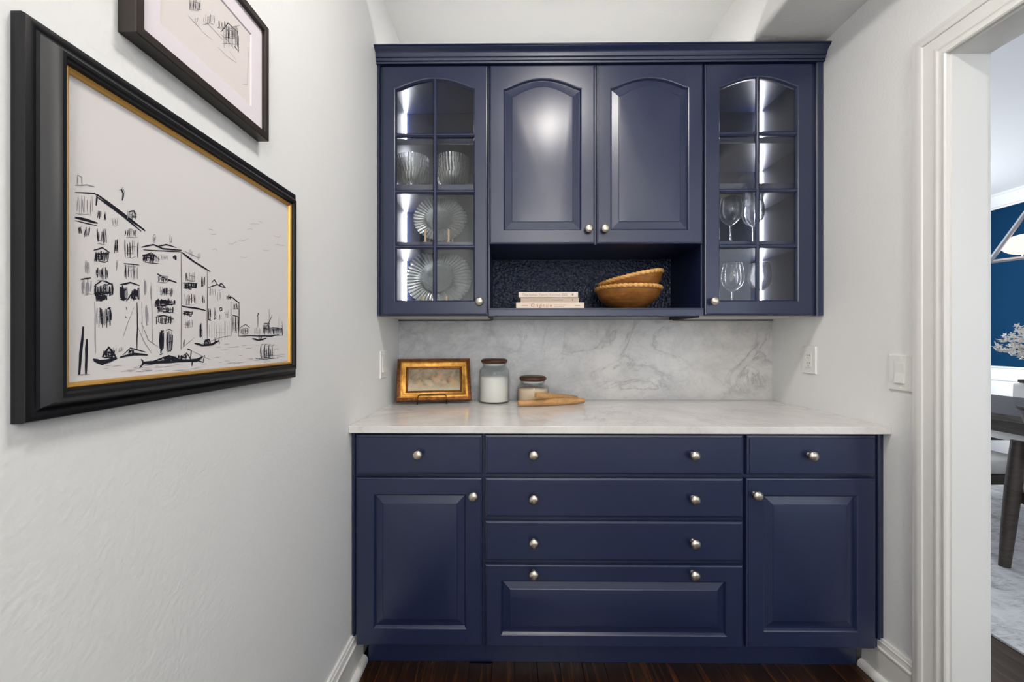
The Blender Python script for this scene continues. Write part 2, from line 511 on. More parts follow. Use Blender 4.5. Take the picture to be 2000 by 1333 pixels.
# end wall behind the camera; its unseen window is added for fill light
mb = MB().box(XL, XW, YR - 0.1, YR, -0.06, 0.8).box(XL, XW, YR - 0.1, YR, 2.3, ZC)
mb.box(XL, -0.35, YR - 0.1, YR, 0.8, 2.3).box(1.09, XW, YR - 0.1, YR, 0.8, 2.3)
struct(mb.build('wall_rear', 'wall', origin=(0, 0, 0)))
win = struct(MB().box(-0.35, 1.09, YR - 0.06, YR - 0.02, 0.8, 0.86).box(-0.35, 1.09, YR - 0.06, YR - 0.02, 2.24, 2.3).box(-0.35, -0.29, YR - 0.06, YR - 0.02, 0.86, 2.24).box(1.03, 1.09, YR - 0.06, YR - 0.02, 0.86, 2.24).build('window_1', 'trim'))
bx(-0.29, 1.03, YR - 0.045, YR - 0.04, 0.86, 2.24).build('pane', 'pane', win)

# hall planks, one board at a time
def lay(parent, x0, x1, y0, y1, pw, mat, z, seed):
    rr = random.Random(seed)
    meshes = {}
    x = x0
    while x < x1 - 0.01:
        wd = min(pw, x1 - x)
        y = y0 - rr.uniform(0, 0.9)
        while y < y1:
            ln = rr.choice((0.9, 1.2, 1.5))
            a, b = max(y, y0), min(y + ln, y1)
            if b - a > 0.05:
                key = (round(wd, 3), round(b - a, 3))
                if key not in meshes:
                    mm = bx(-wd / 2 + 0.0007, wd / 2 - 0.0007, 0.0007, b - a - 0.0007, -0.012, 0)
                    o = mm.build('plank', mat, parent, origin=(0, 0, 0), bevel=0.0008)
                    meshes[key] = o.data
                else:
                    o = bpy.data.objects.new('plank', meshes[key]); COL.objects.link(o)
                place(o, (x + wd / 2, a, z), parent)
            y += ln
        x += wd
lay(floor, XL, XR + 0.11, YR, 1.52, 0.083, 'plank', 0.0, 3)

# baseboards: profile (out from wall, height)
BASE = [(0, 0), (0.016, 0), (0.016, 0.108), (0.0185, 0.111), (0.0185, 0.117), (0.014, 0.121), (0.012, 0.134), (0.0125, 0.138), (0.0095, 0.141), (0.007, 0.148), (0, 0.148)]
SHOE = [(0.016, 0), (0.034, 0)] + [(0.016 + 0.018 * math.cos(a), 0.004 + 0.022 * math.sin(a)) for a in [i * PI / 16 for i in range(9)]]
o = MB().extrude(BASE, lambda p: (XL + p[0], YR, p[1]), lambda p: (XL + p[0], 1.5075, p[1])).build('baseboard_left', 'trim')
struct(o)
MB().extrude(SHOE, lambda p: (XL + p[0], YR, p[1]), lambda p: (XL + p[0], 1.5065, p[1])).build('shoe_molding', 'trim', o, smooth=True)
o = MB().extrude(BASE, lambda p: (XR - p[0], 1.322, p[1]), lambda p: (XR - p[0], 1.5075, p[1])).build('baseboard_right', 'trim')
struct(o)
MB().extrude(SHOE, lambda p: (XR - p[0], 1.322, p[1]), lambda p: (XR - p[0], 1.5065, p[1])).build('shoe_molding', 'trim', o, smooth=True)

# door lining and casings
mb = MB().box(XR, XW, DOOR_Y1, DOOR_Y1 + 0.018, 0, DOOR_Z).box(XR, XW, DOOR_Y0 - 0.018, DOOR_Y0, 0, DOOR_Z).box(XR, XW, DOOR_Y0 - 0.018, DOOR_Y1 + 0.018, DOOR_Z, DOOR_Z + 0.018)
struct(mb.build('trim_1', 'trim'), 'white door lining of the dining room opening')
CAS = [(0, 0), (0, 0.010), (0.004, 0.013), (0.008, 0.013), (0.012, 0.010), (0.018, 0.011), (0.024, 0.0145), (0.030, 0.0145), (0.033, 0.012), (0.055, 0.0145), (0.062, 0.0165), (0.064, 0.0195), (0.070, 0.0215), (0.080, 0.0215), (0.086, 0.0195), (0.092, 0.0195), (0.094, 0.017), (0.0965, 0.017), (0.0965, 0)]
def casing(name, x, s, prof, label):
    ye, ze, yn = DOOR_Y1 + 0.006, DOOR_Z + 0.006, DOOR_Y0 - 0.006
    lps = [[(x + s * h, ye + d, 0) for d, h in prof], [(x + s * h, ye + d, ze + d) for d, h in prof], [(x + s * h, yn - d, ze + d) for d, h in prof], [(x + s * h, yn - d, 0) for d, h in prof]]
    struct(MB().loops(lps, True, True, True).build(name, 'trim', smooth=True, angle=25), label)
casing('trim_2', XR, -1, CAS, 'white moulded door casing on the passage side')
casing('trim_3', XW, 1, [(0, 0), (0, 0.016), (0.003, 0.018), (0.03, 0.015), (0.07, 0.019), (0.0965, 0.017), (0.0965, 0)], 'white moulded door casing on the dining side')

# ------------------------------------------------------------------ dining room shell
DX1, DY0, DY1, DZC = 5.2, -1.8, 4.9, 2.74
dfloor = struct(bx(XW - 0.02, DX1, DY0, DY1, -0.06, -0.012).build('floor_dining', 'gap'), 'dark plank floor of the dining room')
lay(dfloor, XW + 0.0, 2.6, -0.2, 4.4, 0.118, 'plank2', 0.0, 5)
lay(dfloor, 2.6, DX1, DY0, DY1, 0.26, 'plank2', 0.0, 6)
struct(bx(XW, DX1, DY0, DY1 + 0.1, DZC, DZC + 0.1).build('ceiling_dining', 'dining_white', origin=(0, 0, 0)))
struct(bx(DX1, DX1 + 0.1, DY0, DY1, -0.06, DZC + 0.1).build('wall_dining_east', 'blue_wall', origin=(0, 0, 0)))
struct(bx(XW, DX1 + 0.1, DY1, DY1 + 0.1, -0.06, DZC + 0.1).build('wall_dining_north', 'blue_wall', origin=(0, 0, 0)))
struct(bx(XW, XW + 0.1, YB + 0.1, DY1, -0.06, DZC + 0.1).build('wall_dining_west', 'blue_wall', origin=(0, 0, 0)))
mb = MB()
for a, b in ((XW, 1.6), (3.6, 3.65), (4.95, DX1 + 0.1)): mb.box(a, b, DY0 - 0.1, DY0, 0.4, 2.45)
mb.box(XW, DX1 + 0.1, DY0 - 0.1, DY0, -0.06, 0.4).box(XW, DX1 + 0.1, DY0 - 0.1, DY0, 2.45, DZC + 0.1)
struct(mb.build('wall_dining_south', 'dining_white', origin=(0, 0, 0)))
for n, (a, b) in ((2, (1.6, 3.6)), (3, (3.65, 4.95))):
    mb = MB()
    for x in (a, (a + b) / 2 - 0.02, b - 0.04): mb.box(x, x + 0.04, DY0 - 0.07, DY0 - 0.03, 0.4, 2.45)
    for z in (0.4, 1.4, 2.41): mb.box(a, b, DY0 - 0.068, DY0 - 0.032, z, z + 0.04)
    wn = struct(mb.build('window_%d' % n, 'dining_white'))
    bx(a + 0.04, b - 0.04, DY0 - 0.052, DY0 - 0.048, 0.44, 2.41).build('pane', 'pane', wn)
crn = [(0, 2.60), (0.012, 2.60), (0.016, 2.615), (0.03, 2.62), (0.05, 2.65), (0.085, 2.70), (0.09, 2.715), (0.10, 2.72), (0.10, DZC), (0, DZC)]
o = MB().extrude(crn, lambda p: (DX1 - p[0], DY0, p[1]), lambda p: (DX1 - p[0], DY1, p[1])).build('trim_4', 'dining_white')
struct(o, 'white crown moulding above the blue wall')
rail = [(0, 0.885), (0.012, 0.885), (0.014, 0.90), (0.03, 0.91), (0.034, 0.925), (0, 0.925)]
o = MB().extrude(rail, lambda p: (DX1 - p[0], DY0, p[1]), lambda p: (DX1 - p[0], DY1, p[1])).build('trim_5', 'dining_white')
struct(o, 'white chair rail under the blue wall')
o = bx(DX1 - 0.008, DX1, DY0, DY1, 0, 0.885).build('wainscot', 'dining_white', origin=(0, 0, 0))
struct(o, 'white wainscot below the chair rail')
for k in range(6):
    y0 = DY0 + 0.15 + k * 1.1
    lps = [[(DX1 - 0.008 - h, y0 + d, 0.22 + d), ] for d, h in ((0, 0),)]
    prof = [(0, 0), (0.004, 0.012), (0.02, 0.016), (0.03, 0.006), (0.03, 0)]
    lps = [[(DX1 - 0.008 - h, y0 + d, 0.22 + d), (DX1 - 0.008 - h, y0 + 0.95 - d, 0.22 + d), (DX1 - 0.008 - h, y0 + 0.95 - d, 0.80 - d), (DX1 - 0.008 - h, y0 + d, 0.80 - d)] for d, h in prof]
    MB().loops(lps).build('panel_molding', 'dining_white', o)

# ================================================================== cabinetry
FB, DB = 1.437, 1.418        # base: face frame plane, door front plane
FU, DU = 1.718, 1.700        # wall units
ZN0, ZN1 = 1.303, 2.372      # wall unit bottom / top

KNOB = [(0.0005, 0.0315), (0.006, 0.0312), (0.011, 0.0300), (0.0150, 0.0272), (0.0170, 0.0235), (0.0168, 0.0205), (0.0145, 0.0178), (0.0105, 0.0162), (0.0072, 0.0140), (0.0062, 0.0100), (0.0066, 0.0060), (0.0080, 0.0025), (0.0090, 0.0)]
def knob(parent, x, y, z):
    return MB().lathe(KNOB, (x, y, z), 20, axis='y', cap=True).build('knob', 'nickel', parent, smooth=True, origin=(x, y, z), angle=60)

def arch(t, h):
    s = abs(t)
    if h == 0 or s >= 0.965: return 0.0
    a = s / 0.965
    return h * (1 - a * a) ** 1.16

def outline(x0, x1, z0, zs, h, d, n=24):
    """opening outline (cathedral head of rise h above the shoulder zs), inset by d; 2-D (x, z) points"""
    cx, hw = (x0 + x1) / 2, (x1 - x0) / 2
    P = []
    for i in range(4): P.append((x0 + d + (2 * hw - 2 * d) * i / 4, z0 + d))
    for i in range(4): P.append((x1 - d, z0 + d + (zs - z0 - 2 * d) * i / 4))
    for i in range(n):
        t = 1 - 2 * i / n
        P.append((cx + (hw - d) * t, zs - d + arch(t, h)))
    for i in range(4): P.append((x0 + d, zs - d - (zs - z0 - 2 * d) * i / 4))
    return P

def door_mesh(x0, x1, z0, z1, yf, th, op, h):
    """stile-and-rail door slab with a moulded opening op = (x0, x1, z0, shoulder z)"""
    n = 24
    inner = outline(*op, h, 0)
    def outer(d):
        P = []
        for i in range(4): P.append((x0 + d + (x1 - x0 - 2 * d) * i / 4, z0 + d))
        for i in range(4): P.append((x1 - d, z0 + d + (z1 - z0 - 2 * d) * i / 4))
        for i in range(n): P.append((x1 - d - (x1 - x0 - 2 * d) * i / n, z1 - d))
        for i in range(4): P.append((x0 + d, z1 - d - (z1 - z0 - 2 * d) * i / 4))
        return P
    L = lambda pts, y: [(p[0], y, p[1]) for p in pts]
    lps = [L(inner, yf + th), L(outer(0), yf + th), L(outer(0), yf + 0.0065), L(outer(0.0015), yf + 0.0035), L(outer(0.006), yf + 0.0022), L(outer(0.0068), yf), L(inner, yf),
           L(outline(*op, h, 0.003), yf + 0.0015), L(outline(*op, h, 0.006), yf + 0.0065), L(outline(*op, h, 0.0075), yf + 0.009), L(outline(*op, h, 0.0075), yf + th)]
    return MB().loops(lps + [lps[0]])

def raised_panel(op, h, yf, bw):
    L = lambda d, y: [(p[0], y, p[1]) for p in outline(*op, h, d)]
    return MB().loops([L(0.005, yf + 0.016), L(0.005, yf + 0.0095), L(0.0085, yf + 0.0095), L(bw - 0.002, yf + 0.0035), L(bw, yf + 0.0018), L(bw + 0.001, yf + 0.0016)], True, True, True)

def slab_front(x0, x1, z0, z1, yf, th=0.018):
    L = lambda d, y: [(p[0], y, p[1]) for p in ((x0 + d, z0 + d), (x1 - d, z0 + d), (x1 - d, z1 - d), (x0 + d, z1 - d))]
    return MB().loops([L(0, yf + th), L(0, yf + 0.007), L(0.0015, yf + 0.0038), L(0.008, yf + 0.0024), L(0.0088, yf)], True, True, True)

def paneled(name, parent, x0, x1, z0, z1, yf, op, h, bw):
    d = door_mesh(x0, x1, z0, z1, yf, 0.018, op, h).build(name, 'navy', parent, smooth=True, angle=20, origin=(x0, yf, z0))
    raised_panel(op, h, yf, bw).build('raised_panel', 'navy', d, smooth=True, angle=12)
    return d

def glazed(parent, x0, x1, z0, z1, yf, op, h, xm, zms):
    d = door_mesh(x0, x1, z0, z1, yf, 0.018, op, h).build('door', 'navy', parent, smooth=True, angle=20, origin=(x0, yf, z0))
    cx, hw = (op[0] + op[1]) / 2, (op[1] - op[0]) / 2
    bar = [(-0.0085, 0.012), (-0.0085, 0.007), (-0.005, 0.003), (-0.0025, 0.001), (0.0025, 0.001), (0.005, 0.003), (0.0085, 0.007), (0.0085, 0.012)]
    top = op[3] + h - 0.004
    MB().extrude(bar, lambda p: (xm + p[0], yf + p[1], op[2] + 0.004), lambda p: (xm + p[0], yf + p[1], top)).build('muntin', 'navy', d)
    for z in zms:
        for a, b in ((op[0] + 0.004, xm - 0.006), (xm + 0.006, op[1] - 0.004)):
            MB().extrude(bar, lambda p: (a, yf + p[1], z + p[0]), lambda p: (b, yf + p[1], z + p[0])).build('muntin', 'navy', d)
    edges = [op[2] + 0.0055] + list(zms) + [None]
    for i in range(4):
        za = edges[i] + (0.006 if i else 0)
        for a, b in ((op[0] + 0.0055, xm - 0.006), (xm + 0.006, op[1] - 0.0055)):
            m = MB()
            if i < 3:
                m.box(a, b, yf + 0.0125, yf + 0.0155, za, edges[i + 1] - 0.006)
            else:
                pts = [(a, za), (b, za)] + [(b + (a - b) * k / 10, op[3] - 0.0055 + arch((b + (a - b) * k / 10 - cx) / (hw - 0.0055), h)) for k in range(11)]
                m.extrude(pts, lambda p: (p[0], yf + 0.0125, p[1]), lambda p: (p[0], yf + 0.0155, p[1]))
            m.build('pane', 'pane', d)
    return d

SHELF_Z = [1.625, 1.872, 2.069]
def glass_cabinet(name, label, x0, x1, xi0, xi1, dx0, dx1, op, xm, zms, led_x, side, kx):
    """wall unit with a glazed door; xi0..xi1 inside faces, side = which end meets the room wall (-1 left, 1 right)"""
    c = tag(empty(name, ((x0 + x1) / 2, 1.88, ZN0)), label, 'cabinet', None)
    YK = 2.04
    bx(x0, xi0, FU, YK + 0.018, ZN0 + 0.02, ZN1).build('side_panel', 'navy', c)
    bx(xi1, x1, FU, YK + 0.018, ZN0 + 0.02, ZN1).build('side_panel', 'navy', c)
    bx(xi0, xi1, YK, YK + 0.018, ZN0 + 0.02, ZN1).build('back_panel', 'navy', c)
    bx(xi0, xi1, FU, YK, 2.345, ZN1).build('top_panel', 'navy', c)
    bx(xi0, xi1, FU, YK, ZN0 + 0.008, 1.330).build('bottom_panel', 'navy', c)
    for z in SHELF_Z:
        bx(xi0 + 0.0005, xi1 - 0.0005, FU + 0.022, YK - 0.0005, z - 0.026, z).build('shelf', 'navy', c, bevel=0.002)
    zz = [1.330] + SHELF_Z + [2.345 + 0.026]
    for i in range(4):
        s = 0.006
        px = led_x
        ledge = MB().extrude([(px, 2.0385), (px - side * s, 2.0385), (px, 2.0385 - s)], lambda p: (p[0], p[1], zz[i] + 0.002), lambda p: (p[0], p[1], zz[i + 1] - 0.028))
        ledge.build('light_strip', 'led', c)
    # face frame: stiles (with a beaded scribe strip against the wall) and rails
    fx0, fx1 = (x0, dx0 + 0.012) if side < 0 else (dx1 - 0.012, x1)
    bx(fx0, fx1, FU - 0.0005, FU + 0.02, ZN0, ZN1).build('stile', 'navy', c, bevel=0.002)
    sx = x0 + 0.0075 if side < 0 else x1 - 0.019
    MB().extrude([(-0.006, 0), (-0.006, -0.009), (-0.003, -0.013), (0.003, -0.013), (0.006, -0.009), (0.006, 0)] if side < 0 else [(-0.012, 0), (-0.012, -0.009), (-0.006, -0.013), (0.012, -0.013), (0.0185, -0.009), (0.0185, 0)], lambda p: (sx + p[0], FU + p[1], ZN0), lambda p: (sx + p[0], FU + p[1], ZN1)).build('scribe_strip', 'navy', c, bevel=0.001)
    gx0, gx1 = (dx1 - 0.02, x1) if side < 0 else (x0, dx0 + 0.02)
    bx(gx0, gx1, FU, FU + 0.02, ZN0, ZN1).build('stile', 'navy', c, bevel=0.002)
    bx(dx0 + 0.012, dx1 - 0.02, FU, FU + 0.02, ZN0, 1.335).build('rail', 'navy', c)
    bx(dx0 + 0.012, dx1 - 0.02, FU, FU + 0.02, 2.325, ZN1).build('rail', 'navy', c)
    # pale underside panel with a black edge strip at the wall
    u = bx(x0 + 0.002, x1 - 0.002, FU + 0.021, 2.028, ZN0 + 0.0005, ZN0 + 0.0075).build('underside_panel', 'melamine', c)
    e0, e1 = (x0 + 0.002, x1 + 0.001) if side < 0 else (x0 - 0.001, x1 - 0.002)
    ends = (e1, -1) if side < 0 else (e0, 1)
    path = [(e0 if side < 0 else e1, 2.034, ZN0 - 0.001)] + [(ends[0] + ends[1] * 0.02 - ends[1] * 0.02 * math.sin(a), 2.014 + 0.02 * math.cos(a), ZN0 - 0.001) for a in [i * PI / 12 for i in range(7)]] + [(ends[0], FU + 0.03, ZN0 - 0.001)]
    MB().tube(path, 0.0048, 8).build('edge_strip', 'rubber', c, smooth=True)
    d = glazed(c, dx0, dx1, 1.305, 2.358, DU, op, 0.042, xm, zms)
    knob(d, kx, DU, 1.3628)
    return c

ZM = (1.5952, 1.8282, 2.0676)
gl_cab = glass_cabinet('glass_front_cabinet', 'navy wall cabinet with glass door showing glass plates and bowls', XL + 0.0005, -0.0928, -0.531, -0.110, -0.5417, -0.0969, (-0.4898, -0.1486, 1.3608, 2.2640), -0.3190, ZM, -0.5305, -1, -0.1292)
gr_cab = glass_cabinet('glass_front_cabinet', 'navy wall cabinet with glass door showing wine glasses', 0.8100, XR - 0.0005, 0.828, 1.255, 0.8139, 1.2627, (0.8715, 1.2033, 1.3608, 2.2640), 1.0374, ZM, 1.2545, 1, 0.8445)

# centre wall unit: two arched doors above an open niche
c = tag(empty('double_door_cabinet', (0.3585, 1.88, ZN0)), 'navy wall cabinet with two arched solid doors above an open niche', 'cabinet')
mx0, mx1 = -0.0922, 0.8094
bx(mx0, -0.0878, FU, 2.058, 1.3035, ZN1).build('side_panel', 'navy', c)
bx(0.8050, mx1, FU, 2.058, 1.3035, ZN1).build('side_panel', 'navy', c)
bx(-0.0878, 0.8050, FU, 2.04, 1.605, 1.625).build('bottom_panel', 'navy', c)
bx(-0.0878, 0.8050, FU, 2.04, 2.345, ZN1).build('top_panel', 'navy', c)
bx(-0.0878, 0.8050, 2.04, 2.058, 1.335, ZN1).build('back_panel', 'niche', c)
bx(-0.0878, 0.8050, FU - 0.001, FU + 0.02, 2.32, ZN1).build('rail', 'navy', c)
bx(-0.0878, 0.8050, FU, FU + 0.02, 1.606, 1.64).build('rail', 'navy', c)
bx(0.335, 0.382, FU, FU + 0.02, 1.64, 2.32).build('stile', 'navy', c)
bx(-0.0878, 0.8050, FU, 2.04, 1.318, 1.3352).build('shelf', 'navy', c)
nose = [(0, 1.303), (0, 1.3275), (0.0018, 1.3285), (0.0018, 1.3305), (-0.002, 1.332), (-0.002, 1.3345), (0.001, 1.3356), (0.019, 1.3356), (0.019, 1.303)]
MB().extrude(nose, lambda p: (-0.0905, DU + p[0], p[1]), lambda p: (0.8080, DU + p[0], p[1])).build('shelf_nosing', 'navy', c)
d = paneled('door', c, -0.0883, 0.3543, 1.605, 2.358, DU, (-0.0301, 0.2986, 1.6619, 2.2610), 0.042, 0.0375)
knob(d, 0.3253, DU, 1.6647)
d = paneled('door', c, 0.3629, 0.8054, 1.605, 2.358, DU, (0.4186, 0.7478, 1.6619, 2.2610), 0.042, 0.0375)
knob(d, 0.3927, DU, 1.6647)

# crown moulding along the top of the wall units
cr = [(FU + 0.02, 2.3655), (1.699, 2.3655), (1.6975, 2.370), (1.701, 2.372), (1.7005, 2.3745), (1.696, 2.376), (1.6945, 2.379), (1.6935, 2.383), (1.6965, 2.385), (1.695, 2.3875), (1.6905, 2.3885), (1.6895, 2.392), (1.6885, 2.398), (1.685, 2.4045), (1.6785, 2.410), (1.672, 2.4135), (1.669, 2.4165), (1.669, 2.419), (1.6655, 2.4195), (1.6655, 2.4245), (FU + 0.02, 2.4245)]
o = MB().extrude(cr, lambda p: (XL + 0.0005, p[0], p[1]), lambda p: (XR - 0.0005, p[0], p[1])).build('crown_molding', 'navy', smooth=True, angle=22)
tag(o, 'navy crown moulding running along the top of the wall cabinets', 'molding')

# LED tape lying on top of the wall units, behind the crown
o = MB().box(-0.50, 0.95, 1.800, 1.812, 2.3725, 2.3765).build('light_tape', 'tape')
tag(o, 'LED tape lying on top of the wall cabinets behind the crown', 'light')

# base units
def base_unit(name, label, x0, x1, side):
    c = tag(empty(name, ((x0 + x1) / 2, 1.75, 0)), label, 'cabinet')
    a = x0 + (0.021 if side < 0 else 0); b = x1 - (0.021 if side > 0 else 0)
    m = MB().box(x0, x1, FB, FB + 0.02, 0.150, 0.8745).box(a, b, FB, FB + 0.02, 0.118, 0.150)
    m.build('face_frame', 'navy', c)
    bx(a, b, FB + 0.0205, 2.038, 0.118, 0.872).build('body', 'navy', c)
    ta = x0 + (0.0345 if side < 0 else 0); tb = x1 - (0.0345 if side > 0 else 0)
    bx(ta, tb, 1.508, 1.522, 0.0005, 0.1175).build('toe_kick', 'navy', c)
    return c
bl = base_unit('base_cabinet', 'navy base cabinet with one drawer and door beside the left wall', XL + 0.0005, -0.0945, -1)
bm_ = base_unit('drawer_cabinet', 'wide navy base cabinet with four stacked drawers in the centre', -0.0942, 0.8174, 0)
br = base_unit('base_cabinet', 'navy base cabinet with one drawer and door beside the right wall', 0.8177, XR - 0.0005, 1)
for par, xs in ((bl, (XL + 0.004, -0.5505)), (br, (1.2765, XR - 0.004))):
    mid = (xs[0] + xs[1]) / 2
    MB().extrude([(-0.005, 0), (-0.005, -0.006), (0, -0.010), (0.005, -0.006), (0.005, 0)], lambda p: (mid + p[0], FB + p[1], 0.150), lambda p: (mid + p[0], FB + p[1], 0.8745)).build('scribe_strip', 'navy', par)

def drawer(par, x0, x1, z0, z1, knobs):
    d = slab_front(x0, x1, z0, z1, DB).build('drawer', 'navy', par, origin=(x0, DB, z0), smooth=True, angle=12)
    for k in knobs: knob(d, k[0], DB, k[1])
    return d
drawer(bl, -0.5440, -0.0988, 0.7278, 0.8670, [(-0.3215, 0.8015)])
d = paneled('door', bl, -0.5440, -0.0988, 0.1240, 0.7160, DB, (-0.4826, -0.1545, 0.1849, 0.6590), 0, 0.034)
knob(d, -0.1287, DB, 0.6580)
drawer(bm_, -0.0898, 0.8122, 0.7283, 0.8675, [(0.0809, 0.8010), (0.6362, 0.8010)])
drawer(bm_, -0.0898, 0.8122, 0.5780, 0.7165, [(0.0809, 0.6485), (0.6362, 0.6495)])
drawer(bm_, -0.0898, 0.8122, 0.4250, 0.5650, [(0.0809, 0.4968), (0.6369, 0.4972)])
d = paneled('drawer', bm_, -0.0898, 0.8122, 0.1218, 0.4118, DB, (-0.0341, 0.7553, 0.1643, 0.3570), 0, 0.033)
knob(d, 0.0809, DB, 0.3878); knob(d, 0.6362, DB, 0.3886)
drawer(br, 0.8250, 1.2715, 0.7290, 0.8680, [(1.0396, 0.8017)])
d = paneled('door', br, 0.8228, 1.2715, 0.1234, 0.7175, DB, (0.8814, 1.2088, 0.1834, 0.6605), 0, 0.036)
knob(d, 0.8503, DB, 0.6640)

